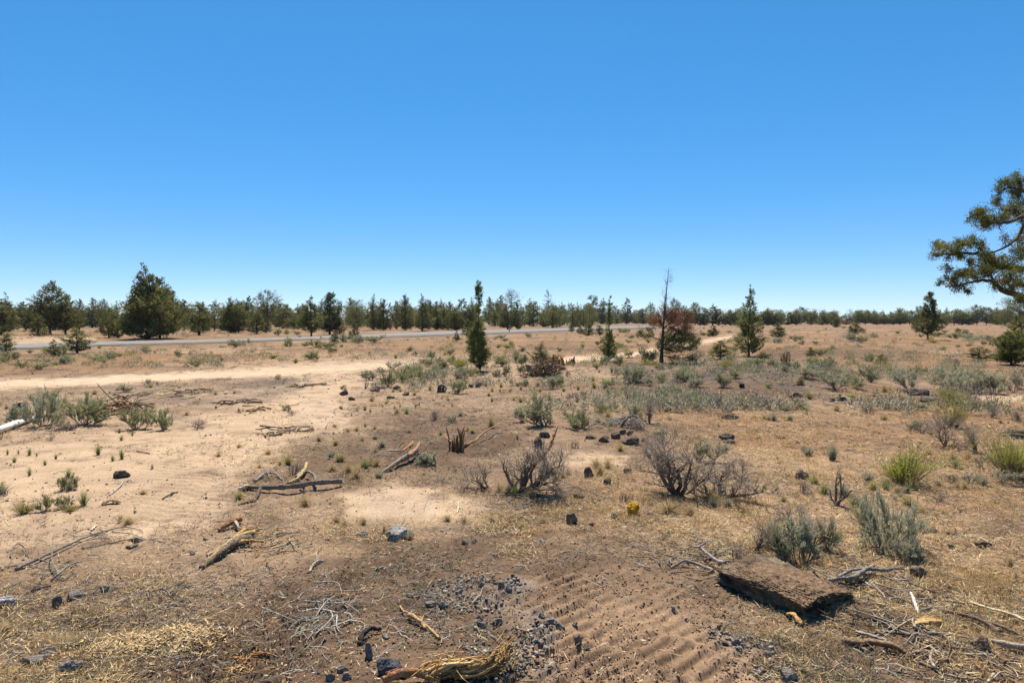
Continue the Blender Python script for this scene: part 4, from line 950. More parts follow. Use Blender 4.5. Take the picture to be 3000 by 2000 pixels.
def tuft_mesh(name, seed, n, cols_lo, spread=.5, w=.012, tipcol=None, round_=False):
    global rng
    keep = rng; rng = np.random.default_rng(seed)
    a = R_(0, 6.283, n); el = np.abs(rng.normal(size=n)) * spread if not round_ else R_(0, 1.35, n); q = np.sqrt(R_(0, 1, n)) * .13; a0 = R_(0, 6.283, n)
    b = np.stack([q * np.cos(a0), q * np.sin(a0), np.zeros(n)], 1); L = R_(.55, 1.0, n)[:, None]
    d = np.stack([np.cos(a) * np.sin(el), np.sin(a) * np.sin(el), np.cos(el)], 1)
    ph = R_(0, 6.283, n); s = unit(np.cross(d, np.stack([np.cos(ph), np.sin(ph), np.zeros(n) + .1], 1)))
    m1 = b + d * L * .5; tip = b + d * L + np.stack([np.cos(a), np.sin(a), -np.ones(n) * .6], 1) * (L * .16 * np.abs(el)[:, None])
    V = np.stack([b - s * w, b + s * w, m1 - s * w * .75, m1 + s * w * .75, tip], 1).reshape(-1, 3)
    o = np.arange(n)[:, None] * 5; Q = o + np.array([0, 1, 3, 2]); T = o + np.array([2, 3, 4])
    c = np.array(cols_lo)[rng.integers(0, len(cols_lo), n)] * R_(.75, 1.25, n)[:, None]
    c = np.repeat(c[:, None], 5, 1)
    if tipcol is not None: c[:, 4] = np.array(tipcol); c[:, 2:4] = c[:, 2:4] * .6 + np.array(tipcol) * .4
    wid = np.percentile(np.hypot(V[:, 0], V[:, 1]), 97); top = np.percentile(V[:, 2], 99); V = V * np.array([.5 / wid, .5 / wid, 1 / top])
    me = mk_mesh(name, V, [Q, T], c.reshape(-1, 3), M_GRASS); rng = keep; return me
for v in range(2):
    SINGLE[f'tuftg{v}'] = ('bunchgrass', tuft_mesh('bunchgrass', 800 + v, 150, [(.21,.25,.08), (.26,.28,.10), (.17,.21,.07)], .45, .010, (.36,.34,.16)))
    SINGLE[f'tufty{v}'] = ('bunchgrass', tuft_mesh('bunchgrass', 810 + v, 230, [(.27,.26,.08), (.35,.29,.10), (.22,.22,.07)], .55, .010, (.54,.41,.19)))
    SINGLE[f'tuftd{v}'] = ('bunchgrass', tuft_mesh('bunchgrass', 820 + v, 260, [(.44,.30,.14), (.50,.37,.19), (.36,.24,.11)], .6, .010, (.55,.42,.23)))
    SINGLE[f'tuftgrey{v}'] = ('bunchgrass', tuft_mesh('bunchgrass', 830 + v, 260, [(.34,.31,.20), (.40,.36,.24), (.26,.25,.15)], .35, .008, (.42,.36,.24)))
SINGLE['ball'] = ('tumbleweed', tuft_mesh('tumbleweed', 850, 420, [(.46,.33,.17), (.52,.38,.20)], .6, .006, (.56,.42,.24), True))

NOUN = {'silver': ('sagebrush', 'silvery grey leafy'), 'green': ('sagebrush', 'grey green leafy'), 'half': ('sagebrush', 'half dead thinly leaved'), 'olive': ('sagebrush', 'olive green dense'),
        'rabbit': ('rabbitbrush', 'bright yellow green'), 'golden': ('rabbitbrush', 'golden green'), 'dead': ('dead shrub', 'bare grey twiggy'), 'deadlow': ('dead shrub', 'low flattened grey'), 'snag': ('dead shrub', 'sparse crooked dark'),
        'tuftg': ('grass tuft', 'short green'), 'tufty': ('grass tuft', 'green and gold'), 'tuftd': ('grass tuft', 'dry tan'), 'tuftgrey': ('grass tuft', 'upright greyish')}
VARS = {'silver': 3, 'green': 3, 'half': 3, 'olive': 3, 'rabbit': 2, 'golden': 2, 'dead': 4, 'deadlow': 2, 'snag': 2, 'tuftg': 2, 'tufty': 2, 'tuftd': 2, 'tuftgrey': 2}
CATS = {'sagebrush': 'shrub', 'rabbitbrush': 'shrub', 'dead shrub': 'dead shrub', 'grass tuft': 'grass tuft'}
GRP = {'sagebrush': 'sagebrush bushes on the plain', 'rabbitbrush': 'rabbitbrush bushes on the plain', 'dead shrub': 'dead shrubs on the plain', 'grass tuft': 'grass tufts on the plain'}
scount = [0]
def shrub(kind, px, base, w, h, label=None, look=None, var=None, group=None, lab=True):
    """px, base: foot in the photo; w, h in photo pixels"""
    x, y, z = at(px, base); m = ppm(y); v = var if var is not None else scount[0] % VARS[kind]; scount[0] += 1
    noun, lk = NOUN[kind]; key = f'{kind}{v}'
    fn = place1 if key in SINGLE else place
    sw = w / m; sh = h / m
    o = fn(key, x, y, z - .02 * sh, sw * rng.uniform(.95, 1.1), sw * rng.uniform(.9, 1.1), sh, rng.uniform(0, 6.283), CATS[noun], group or GRP[noun])
    if label: o['label'] = label
    elif lab: later(noun, o, px, base - h / 2, look or lk)
    return o
SHRUBS = """silver 52 1243 95 62;silver 122 1250 120 100;green 160 1212 110 70;green 248 1247 150 88;olive 395 1258 110 64;green 485 1257 74 62;deadlow 575 1252 100 32;deadlow 215 1258 90 26;
green 185 1044 55 34;green 285 1058 60 20;green 62 1078 50 24;green 110 1082 46 18;green 160 1070 26 12;green 190 1066 40 26;olive 15 1062 40 22;green 330 1050 30 22;olive 428 1034 30 14;
rabbit 306 1062 18 14;rabbit 132 1075 20 14;rabbit 130 1027 26 12;golden 350 1044 30 12;rabbit 290 1020 18 10;rabbit 800 1050 36 14;rabbit 866 1063 20 14;rabbit 923 1048 16 10;olive 523 1046 26 20;rabbit 425 1024 22 14;
olive 38 1052 50 24;deadlow 20 1045 46 20;olive 690 1017 56 22;deadlow 720 1012 60 20;green 728 1005 24 14;green 850 1016 40 26;olive 925 1018 50 24;olive 960 1022 60 22;olive 970 1032 40 16;green 1015 1002 50 26;green 1050 1006 60 24;olive 1100 1004 60 22;deadlow 1030 1000 30 18;
green 940 992 14 8;green 880 990 14 8;olive 815 983 26 20;green 840 980 20 16;olive 870 981 26 12;rabbit 1160 1050 14 12;golden 650 1056 18 12;golden 930 1052 14 10;olive 1000 1018 14 10;
green 1137 1134 66 50;green 1185 1120 56 44;olive 1220 1098 34 26;green 1265 1052 34 26;olive 1320 1040 24 18;olive 1217 1042 20 14;green 1285 1066 34 24;green 1325 1066 36 26;green 1255 1074 38 24;rabbit 1346 1078 56 28;rabbit 1228 1088 24 20;olive 1300 1081 20 16;
half 1362 1114 34 38;olive 1340 1108 40 24;green 1240 1112 44 32;green 1280 1102 56 34;olive 1210 1108 40 24;green 1337 1153 70 48;green 1512 1062 56 38;green 1535 1066 30 30;green 1482 1102 34 36;silver 1455 1104 28 24;rabbit 1487 1020 36 14;green 1460 1020 26 14;olive 1530 1026 18 12;
rabbit 1708 1018 14 12;olive 1640 1030 18 12;olive 1548 988 22 12;olive 1470 992 30 12;deadlow 1450 996 20 12;green 1525 1092 36 26;olive 1750 1082 26 20;
green 1851 1119 78 50;half 1850 1124 70 60;olive 1892 1064 60 46;olive 1815 1070 40 30;olive 1842 1048 30 22;green 1775 1068 40 26;half 1795 1098 40 30;half 1812 1060 34 24;olive 1935 1082 40 16;golden 1965 1080 30 14;olive 2032 1064 46 24;half 1986 1119 44 42;silver 2024 1119 44 28;olive 1940 1120 36 20;
half 2119 1134 58 54;golden 2124 1082 56 32;green 2162 1088 50 28;green 2190 1073 44 24;green 2222 1072 48 26;green 2268 1074 56 24;green 2335 1080 46 24;green 2382 1074 56 30;green 2420 1082 50 28;olive 2140 1056 40 22;half 1937 1112 30 20;deadlow 1900 1150 50 18;silver 1950 1146 36 16;silver 1978 1150 34 20;
green 2300 1118 40 22;half 2362 1130 70 34;half 2448 1141 90 46;green 2512 1139 64 38;green 2553 1120 64 48;half 2665 1145 88 66;silver 2622 1112 44 30;rabbit 2610 1095 40 22;golden 2680 1092 44 22;silver 2760 1126 64 54;silver 2792 1142 94 62;green 2825 1122 84 54;silver 2852 1152 104 66;silver 2912 1153 94 60;green 2935 1138 50 42;golden 2775 1160 60 22;
deadlow 2970 1150 70 40;half 2990 1140 50 50;golden 2789 1188 74 52;deadlow 2870 1200 90 34;deadlow 2905 1222 80 40;golden 2793 1252 80 64;half 2690 1258 60 30;silver 2405 1108 40 22;olive 2480 1122 40 20;
olive 2520 1004 40 22;silver 2500 1000 56 26;green 2560 990 30 16;olive 2740 985 60 16;olive 2800 992 50 20;silver 2850 998 60 22;silver 2900 1000 50 20;green 2770 975 24 10;rabbit 2630 977 18 10;golden 2735 1004 40 10;green 2700 988 20 12;olive 2330 1000 46 18;green 2350 1010 24 12;silver 2275 1006 46 18;olive 2080 986 30 18;olive 2060 983 24 12;
olive 2390 1008 20 10;green 2420 966 14 6;olive 2470 962 16 7;olive 1830 975 50 14;green 1850 992 24 12;golden 1900 1004 18 12;olive 1870 990 26 18;olive 1840 1005 24 10;
half 1597 1248 130 108;silver 1532 1235 56 44;snag 1573 1244 34 72;green 1707 1254 110 54;tuftd 1780 1224 44 30;dead 1903 1242 80 80;silver 1862 1222 40 40;deadlow 1845 1252 80 36;
tuftd 1960 1502 120 52;tuftd 2020 1510 70 36;green 2052 1350 52 62;half 2092 1354 84 66;dead 2170 1400 80 60;tuftgrey 2438 1348 46 64;tuftgrey 2266 1231 32 28;tuftd 2450 1202 50 24;tuftd 2590 1148 44 26;tufty 2495 1167 50 22;golden 2372 1168 40 20;tuftd 2600 1186 26 16;tuftd 2590 1228 60 22;
rabbit 2645 1420 150 108;rabbit 2962 1396 122 116;rabbit 3040 1380 110 110;dead 2770 1306 124 96;dead 2865 1328 104 86;tuftd 2790 1345 60 24;tuftd 2720 1330 60 20;dead 2700 1268 60 40;
silver 2602 1602 180 156;half 2560 1560 110 100;silver 2345 1652 150 130;green 2425 1612 90 96;half 2300 1640 120 120;silver 2685 1648 100 56;half 2650 1640 90 76;snag 2448 1482 150 116;dead 2210 1612 170 110;dead 2380 1600 160 100;deadlow 2150 1640 110 46;
dead 2340 1560 120 90;snag 2180 1200 60 36;deadlow 2310 1200 60 20;deadlow 2545 1210 70 26;silver 1324 1238 30 22;green 845 1203 40 18;deadlow 860 1215 40 20;snag 1069 1138 40 30;half 1000 1140 30 14;
olive 192 1435 60 44;green 222 1433 34 30;tuftgrey 205 1436 30 26;deadlow 150 1290 40 18;deadlow 20 1450 60 24;golden 72 1503 66 34;olive 135 1496 50 46;olive 185 1490 60 36;golden 208 1496 54 18;
tuftg 86 1333 28 28;tuftg 164 1344 22 20;tuftg 132 1362 20 20;tuftg 288 1332 34 40;tuftg 356 1290 24 20;tuftg 330 1350 24 22;tuftg 357 1344 28 40;tuftg 87 1392 28 32;tuftg 200 1398 36 34;tuftg 22 1332 16 24;tuftg 42 1354 24 20;tuftg 6 1446 50 48;tuftg 245 1480 54 54;tuftg 54 1330 12 20;tuftg 108 1336 12 14;tuftg 388 1276 18 18;tuftg 350 1268 20 20;
tuftd 376 1534 80 26;tuftg 352 1530 44 28;tuftd 446 1372 18 18;tuftd 420 1445 50 14;tuftg 395 1502 20 14;
tuftg 1069 1202 24 20;tuftg 1046 1203 14 14;tuftg 1085 1208 14 16;tuftg 1156 1199 14 16;tuftg 1218 1194 16 18;tuftg 1228 1188 10 18;tuftg 1172 1192 12 12;tuftg 1070 1250 22 16;tuftd 1098 1257 24 18;tufty 1045 1262 24 16;tuftg 1137 1176 12 14;tuftg 1030 1218 10 14;tufty 1441 1177 20 20;tufty 1432 1160 16 14;tufty 1442 1147 16 16;tufty 1498 1147 14 14;
tufty 1424 1132 20 16;tufty 1468 1135 24 18;tuftd 1462 1117 16 12;tufty 1498 1122 24 14;tufty 1516 1131 18 14;tufty 1526 1142 18 16;tufty 1442 1146 20 18;tufty 1465 1148 14 14;tufty 1493 1149 20 14;tufty 1565 1143 16 14;tufty 1582 1148 22 14;tufty 1577 1130 30 18;tufty 1640 1126 34 18;tufty 1677 1122 18 14;tufty 1736 1118 30 24;tufty 1740 1136 30 26;tufty 1694 1142 28 18;tufty 1782 1122 18 14;tufty 1715 1156 16 12;tufty 1432 1160 16 14;
tuftd 1625 1120 24 16;tufty 1525 1178 30 20;tufty 1505 1172 20 12;tuftg 1585 1145 14 12;tufty 1610 1172 24 24;tufty 1690 1178 24 24;tuftd 1668 1165 22 20;tufty 1782 1168 30 24;tuftd 1756 1172 20 18;tufty 1862 1158 24 22;tuftg 1978 1158 30 16;tufty 1716 1154 16 10;tufty 1830 1140 16 10;tuftd 1260 1144 26 22;tuftd 1210 1128 30 14;tufty 1312 1172 20 10;tufty 1295 1168 18 8;tuftd 2105 1250 16 16;tuftg 1515 1282 18 22;tuftg 1714 1292 10 12;tufty 1712 1192 24 18;tuftd 1800 1192 20 12;
tuftd 1740 1060 30 16;tuftd 2560 1160 50 22;tufty 2460 1165 26 18;tuftd 2335 1176 40 18;tuftd 1012 1145 26 14;tuftd 1110 1140 20 14;tuftd 985 1530 60 30;tuftd 1065 1535 40 24;tuftd 1010 1540 44 24;tuftd 1310 1525 60 22;tuftd 1360 1530 50 24;tuftd 1440 1528 50 24;tuftd 1200 1580 40 30;tuftd 1125 1560 20 34;tuftd 1530 1545 60 20;tuftd 1590 1530 60 22;
tuftd 640 1335 40 14;tuftd 785 1330 50 18;tuftd 700 1310 40 12;tuftd 820 1360 30 16;tuftd 1020 1264 30 14;tuftd 980 1250 40 12;tuftg 977 1272 18 10;tuftd 760 1370 30 14;tuftd 2960 1660 40 40;tuftd 2975 1700 30 40;tuftd 2700 1500 40 24;tuftd 2890 1560 40 20;tuftd 2380 1780 30 20"""
for s in SHRUBS.replace('\n', '').split(';'):
    k, a, b, c, d = s.split(); shrub(k, float(a), float(b), float(c), float(d))
x, y, z = at(1439, 1252); m = ppm(y); o = place1('ball', x, y, z, 58 / m, 58 / m, 54 / m, .4, 'tumbleweed'); o['label'] = 'round tan dry tumbleweed bush standing behind the splintered orange stump'
# the larger bare shrubs, each its own shape
def lone(seed, px, base, w, h, label, **kw):
    x, y, z = at(px, base); m = ppm(y)
    o = link('dead_shrub', dead_mesh(seed, **kw), None, (x, y, z - .03), (0, 0, kw.get('rz', 0) if False else 0), (w / m, w / m, h / m))
    o.data.name = 'dead_shrub'; tag(o, label, 'dead shrub', 'dead shrubs on the plain')
lone(901, 1985, 1447, 300, 205, 'large bare grey dead shrub with forked dark trunk in the middle right foreground', n0=5, spread=(.1, 1.35), n1=42, n2=260, n3=1300, r=.034, up=.3)
lone(902, 2110, 1456, 330, 110, 'low sprawling dead shrub with silvery twigs, right beside the large forked one', n0=6, spread=(.6, 1.4), n1=40, n2=240, n3=1100, r=.03, up=.12)
lone(903, 1525, 1442, 320, 165, 'bare dead shrub leaning right with an orange torn limb, left of the large forked one', n0=5, spread=(.3, 1.3), n1=40, n2=240, n3=1100, r=.036, up=.2)
lone(904, 1430, 1430, 180, 80, 'small tangled dead shrub at the left foot of the leaning one', n0=5, spread=(.5, 1.4), n1=36, n2=200, n3=600, r=.03, up=.15)
# scattered little bushes that only texture the far plain
KS = ['green', 'olive', 'silver', 'half', 'tuftd', 'golden', 'tufty', 'deadlow']
n = 0
BRUSH = []
while n < 760:
    px = rng.uniform(-250, 3250); py = 957 + 128 * rng.random() ** 1.5
    x, y = flat_at(px, py); zz = zones(np.array([x]), np.array([y]))
    if zz['track'][0] > .15 or zz['sand'][0] > .4: continue
    near_road = np.interp(px, [-300, 40, 600, 1200, 1960], [1026, 1018, 1002, 981, 957.5])
    if px < 1980 and abs(py - near_road) < (14 if px < 1000 else 12): continue
    k = KS[int(rng.choice(8, p=[.2, .16, .12, .12, .18, .07, .1, .05]))]; sz = rng.uniform(.35, 1.0) if not k.startswith('tuft') else rng.uniform(.3, .6); mm = ppm(y)
    if n >= 110: BRUSH.append((x, y, sz * rng.uniform(1, 1.5), sz * .62, k)); n += 1; continue
    shrub(k, px, py, sz * mm * rng.uniform(1, 1.5), sz * mm * .62, lab=False, label='small low bush or grass tuft dotted about the far plain between road and treeline', group='small bushes dotting the far plain'); n += 1
n = 0
while n < 230:
    px = rng.uniform(-100, 3150); py = 1085 + 400 * rng.random() ** 1.3
    x, y = flat_at(px, py); zz = zones(np.array([x]), np.array([y]))
    if fbm(np.array([x / 2.0]), np.array([y / 2.0]), 171, 3)[0] < .02: continue
    if zz['track'][0] > .1 or zz['sand'][0] > .35 or zz['cleat'][0] > .2: continue
    k = ['tuftd', 'tufty', 'tuftgrey', 'deadlow', 'half', 'tuftg'][int(rng.choice(6, p=[.42, .2, .12, .14, .06, .06]))]; mm = ppm(y)
    sz = rng.uniform(.14, .36); 
    if k in ('deadlow', 'half'): sz *= 1.5 if py < 1300 else 1.0
    if abs(px - 1854) < 70 and 1480 < py < 1580: continue
    shrub(k, px, py, sz * mm * 1.2, sz * mm * .7, lab=False, label='small dry grass clump or twiggy plant scattered over the rough middle ground', group='small plants scattered over the middle ground'); n += 1

n = 0
while n < 330:
    px = rng.uniform(1080, 3080); py = rng.uniform(1040, 1215)
    if px < 1600 and py > 1150: continue
    x, y = flat_at(px, py); zz = zones(np.array([x]), np.array([y]))
    if zz['track'][0] > .1 or zz['sand'][0] > .3 or fbm(np.array([x / 5.0]), np.array([y / 5.0]), 181, 3)[0] < .06: continue
    k = ['green', 'silver', 'half', 'olive', 'deadlow', 'dead', 'golden'][int(rng.choice(7, p=[.26, .2, .2, .1, .12, .07, .05]))]; mm = ppm(y); szz = rng.uniform(.3, .85)
    if n >= 60: BRUSH.append((x, y, szz * rng.uniform(1.1, 1.6), szz * .65, k)); n += 1; continue
    shrub(k, px, py, szz * mm * rng.uniform(1.1, 1.6), szz * mm * .65, lab=False, label='low sagebrush of the uneven scrub band on and around the dark mound', group='low sagebrush of the scrub band'); n += 1
def low_brush():
    Vs, Fs, Cs, n0 = [], [], [], 0
    COLS = {'green': SAGEG, 'olive': OLIVE, 'silver': SILVER, 'half': SILVER + DEADC, 'tuftd': [(.44,.30,.14), (.50,.37,.19)], 'golden': GOLDG, 'tufty': [(.27,.26,.08), (.40,.33,.13)], 'deadlow': DEADC, 'dead': DEADC}
    for x, y, w, h, k in BRUSH:
        n = 150; a = R_(0, 6.283, n); el = np.arccos(R_(.1, 1, n)); rr = R_(.35, 1, n) ** .5
        z0 = float(height(np.array([x]), np.array([y]))[0]); lob = 1 + .35 * np.sin(a * 3 + x) * np.sin(el * 4)
        pos = np.stack([x + w / 2 * rr * lob * np.sin(el) * np.cos(a), y + w / 2 * rr * lob * np.sin(el) * np.sin(a), z0 + h * rr * lob * np.cos(el)], 1)
        D = np.stack([np.sin(el) * np.cos(a), np.sin(el) * np.sin(a), np.cos(el) + .5], 1) + rng.normal(size=(n, 3)) * .35
        V, F = leaves(pos, D, R_(.1, .22, n) * (h + .2), R_(.02, .045, n)); c = np.array(COLS[k]); cc = c[rng.integers(0, len(c), n)] * R_(.65, 1.15, n)[:, None]
        b = rng.random(n) < .25; cc[b] = (.20, .16, .125)
        Vs.append(V); Fs.append(F + n0); n0 += len(V); Cs.append(np.repeat(cc, 4, 0))
    stuff('low_brush', mk_mesh('low_brush', np.concatenate(Vs), np.concatenate(Fs), np.concatenate(Cs), M_SAGE), 'low scrubby brush covering the far plain and mound')
for i in range(260):
    px = rng.uniform(-280, 1900); y_ = np.interp(px, [-300, 40, 600, 1200, 1960], [1006, 1000, 990, 970, 949]) - rng.uniform(0, 26) * (1 if px < 900 else .6)
    x, y = flat_at(px, max(y_, 946)); sz = rng.uniform(.4, 1.1); BRUSH.append((x, y, sz * rng.uniform(1.1, 1.8), sz * .7, str(rng.choice(['green', 'olive', 'silver', 'half', 'tuftd', 'deadlow']))))
low_brush()
# ------------------------------------------------------------------ rocks
def cube_sphere(n):
    g = np.linspace(-1, 1, n + 1); vs = []; fs = []; off = 0
    for ax in range(3):
        for sg in (-1, 1):
            u, v = np.meshgrid(g, g, indexing='ij'); p = np.zeros((n + 1, n + 1, 3)); p[..., ax] = sg; p[..., (ax + 1) % 3] = u; p[..., (ax + 2) % 3] = v * sg
            vs.append(p.reshape(-1, 3)); i = np.arange(n)[:, None] * (n + 1) + np.arange(n)[None]
            fs.append(np.stack([i, i + n + 1, i + n + 2, i + 1], -1).reshape(-1, 4) + off); off += (n + 1) ** 2
    V = np.concatenate(vs); F = np.concatenate(fs)
    key = np.round(V * 1000).astype(np.int64); _, first, inv = np.unique(key, axis=0, return_index=True, return_inverse=True)
    return V[first], inv.ravel()[F]
CS_V, CS_F = cube_sphere(14)
def rock_mesh(seed, dims, planes=14, rough=.13, cols=((.20,.185,.175), (.13,.118,.11)), dust=None, slab=False, n=14):
    g = np.random.default_rng(seed); V0, F = (CS_V, CS_F) if n == 14 else cube_sphere(n)
    d = unit(V0); r = np.full(len(d), 1.25)
    N_ = unit(g.normal(size=(planes, 3))); D_ = g.uniform(.62, .95, planes)
    if slab: N_ = np.vstack([N_[:8], unit(np.vstack([np.eye(3), -np.eye(3)]) + g.normal(size=(6, 3)) * .13)]); D_ = np.concatenate([g.uniform(.68, .88, 8), g.uniform(.60, .74, 6)])
    for nn, dd in zip(N_, D_):
        c = d @ nn; r = np.where(c > 1e-3, np.minimum(r, dd / np.maximum(c, 1e-3)), r)
    P = d * r[:, None]
    q = noise3(P, seed, 3.2) * rough + noise3(P, seed + 1, 8) * rough * .6 + noise3(P, seed + 2, 19) * rough * .4
    if slab: q = q + np.abs(noise3(P, seed + 3, 30)) * .10 + np.abs(noise3(P, seed + 4, 55)) * .06 - .08 + noise3(P, seed + 7, 1.9) * .10
    P = P * (1 + q[:, None])
    P = P * np.array(dims) / 2
    w = sstep(-.4, .4, noise3(P / np.array(dims), seed + 5, 9))[:, None]; c = np.array(cols[0]) * w + np.array(cols[1]) * (1 - w)
    if dust is not None:
        up = sstep(.25, .65, P[:, 2] / (dims[2] / 2) + .35 * noise3(P / max(dims), seed + 9, 10))[:, None]; c = c * (1 - up) + np.array(dust) * up
    return mk_mesh('rock', P, F, c, M_ROCK, False)
EARTH = ((.17,.125,.088), (.12,.085,.058)); GREYR = ((.23,.195,.16), (.125,.105,.085))
def rock(px, base, w, h, label, cols=((.155,.118,.09), (.085,.066,.052)), name='rock', rz=None, dust=None, seed=None, group='loose rocks on the plain', depth=.85, **kw):
    x, y, z = at(px, base); m = ppm(y); W = w / m; Hh = h / m
    seed = seed or int(px * 7 + base)
    me = rock_mesh(seed, (W * 1.1, W * depth, Hh * 1.35), cols=cols, dust=dust, **kw); me.name = name
    o = link(name, me, None, (x, y + W * depth * .4, z + Hh * .24), (0, 0, rng.uniform(-.5, .5) if rz is None else rz)); tag(o, None, 'rock', group)
    if label: o['label'] = label
    else: later('rock', o, px, base - h / 2, 'brown earthy' if cols is EARTH else 'grey lava' if cols is GREYR else 'dark rough lava')
    return o
rock(348, 1400, 42, 26, 'dark rounded clod with flat top lying alone on the left sand', ((.14,.11,.08), (.09,.07,.05)))
rock(50, 1204, 44, 34, 'black rock behind the silvery sagebrush near the white pipe', ((.06,.055,.055), (.04,.038,.038)))
for (a, b, c, d) in [(1098,1146,34,14),(1005,1158,26,16),(1292,1150,26,22),(1161,1142,24,14),(2131,1290,36,24),(1956,1206,24,12),(2137,1300,28,12),(1596,1282,36,22),
                     (1885,1293,12,10),(2336,1166,40,20),(2709,1160,54,24),(2725,1178,48,20),(2700,1196,24,10),(2150,1228,44,14),(2470,1175,30,14),(2570,1157,20,12),(2440,1175,18,10),(1466,1064,26,18),(1478,1068,16,10),(1678,1066,22,12),(2020,1122,20,10),(1030,1172,20,10),(1190,1158,20,12),(1145,1168,20,10),
                     (1400,1134,18,14),(1378,1136,16,12),(1350,1110,12,10),(1410,1130,20,12),(1900,1216,20,8),(2050,1105,26,10)]:
    rock(a, b, c, d, None)
for (a, b, c, d) in [(1803,1286,26,18),(1824,1272,18,16),(1846,1276,20,16),(1847,1303,50,24),(1771,1296,26,18),(1734,1286,26,14),(1577,1314,28,36),(1725,1398,28,28),(1780,1420,24,18),(1698,1460,36,18),(1678,1535,34,34),(1800,1518,24,14),(1735,1540,20,12),(2350,1405,40,26),(2340,1298,18,9),(2372,1328,34,14),(2290,1285,24,10),(1840,1385,26,14),(1902,1510,26,10),(2650,1445,32,18),(2740,1560,30,14),(2790,1570,26,12),(2795,1568,20,10),(2890,1602,50,20),(2795,1605,28,12),(2700,1692,54,30)]:
    rock(a, b, c, d, None, EARTH)
for (a, b, c, d) in [(1262,1780,30,22),(1298,1782,28,22),(1344,1742,20,20),(1332,1728,14,12),(1470,1726,24,22),(1486,1732,20,18),(1410,1728,18,14),(1405,1818,20,18),(1456,1832,30,22),(1200,1752,26,16),(1410,1836,26,14),(1694,1905,20,26),(1720,1924,18,14),(1588,1822,22,16),(1612,1842,26,18),(1640,1844,26,18),(1685,1834,14,14),(1975,1792,14,18),
                     (2010,1814,12,10),(2320,1998,50,40),(2160,1890,30,24),(2250,1925,26,20),(1360,1594,20,16),(1060,1572,30,16),(1135,1570,20,16),(1150,1585,34,20),(965,1995,28,26),(1000,1970,30,18),(1010,1992,26,18),(1128,1872,20,14),(1080,1930,24,44),(930,1975,14,12),(1390,1590,20,12),(210,1760,50,26),(300,1735,26,18),(400,1590,36,20),(380,1608,30,14),(560,1625,18,12),(600,1582,14,10),
                     (90,1950,60,30),(130,1925,40,26),(200,1970,60,26),(1105,1676,14,14),(160,1780,26,30)]:
    rock(a, b, c, d, None, GREYR)
rock(1171, 1574, 76, 34, 'flat white topped lava slab with dark undercut edge in the straw strip', ((.36,.32,.27), (.20,.175,.15)), depth=.6)
rock(1139, 1984, 76, 54, 'black jagged lava rock at the bottom beside the golden torn log', ((.10,.095,.10), (.06,.056,.06)))
rock(1854, 1510, 36, 38, 'small rock covered in bright yellow orange lichen', ((.52,.27,.015), (.40,.20,.02)), rough=.13)
rock(2176, 1138, 15, 15, 'small black cube shaped rock on the grey brown mound', ((.06,.05,.045), (.045,.04,.035)))
rock(1541, 1085, 36, 22, 'reddish brown weathered block at the left end of the torn stump pile', ((.20,.14,.115), (.14,.095,.08)))
rock(2880, 1908, 60, 38, 'round brown earth clod at the lower right among the sticks', ((.23,.155,.10), (.16,.105,.068)))
# the big slab
ax_, ay_, az_ = at(2290, 1800)
cx, cy = 2.93, 7.28; sz = float(height(np.array([cx]), np.array([cy]))[0])
me = rock_mesh(77, (1.72, .95, .46), planes=14, rough=.085, cols=((.19,.145,.095), (.055,.045,.036)), dust=(.20,.125,.075), slab=True, n=96); me.name = 'boulder_slab'
o = link('boulder_slab', me, None, (cx, cy, sz + .13), (.20, .07, math.radians(-57))); tag(o, 'big slab of rough dark rock dusted with brown soil on top, at the lower right', 'boulder')
# ------------------------------------------------------------------ logs, sticks, roots, stumps
def wp(pts, lift=0.0):
    """points (px, py, height above ground in m) -> world"""
    out = []
    for p in pts:
        x, y, z = at(p[0], p[1]); out.append((x, y, z + (p[2] if len(p) > 2 else lift)))
    return np.array(out)
def log(name, label, runs, cat, tint, S=10, ridge=.14, seed=1, mat=None, group=None, tips=None):
    """runs: list of (points with heights, r0, r1[, tint]) making one piece of wood; first point's foot is the origin"""
    mb = MB(); O = None
    for i, rn in enumerate(runs):
        pts, r0, r1 = rn[:3]; t = rn[3] if len(rn) > 3 else tint
        P = wp(pts)
        if O is None: O = P[0].copy()
        n = max(8, 5 * len(P)); c = curve(P - O, n, .0, seed)
        jit = np.random.default_rng(seed + i).normal(size=(n, 3)) * r0 * .12; c = c + jit
        r = np.linspace(r0, r1, n) * (1 + .12 * np.random.default_rng(seed + i + 50).normal(size=n))
        V, F = tubes(c, np.maximum(r, .002), S, ridge, seed + i, cap=True); mb.add(V, F, t)
    me = mb.mesh(name, mat or M_WOOD, False)
    return tag(link(name, me, None, O), label, cat, group)
GREYW = (.24,.20,.16); BROWNW = (.20,.135,.085); GOLD = (.58,.38,.16); ORANGE = (.38,.19,.075); PALE = (.58,.48,.34); DARKW = (.11,.085,.065)
# white pipe with its hollow end
P = wp([(-60,1292,.1), (93,1234,.12)]); O = P[0].copy(); d = P[1] - P[0]; th = np.linspace(0, 1, 3)[:, None]
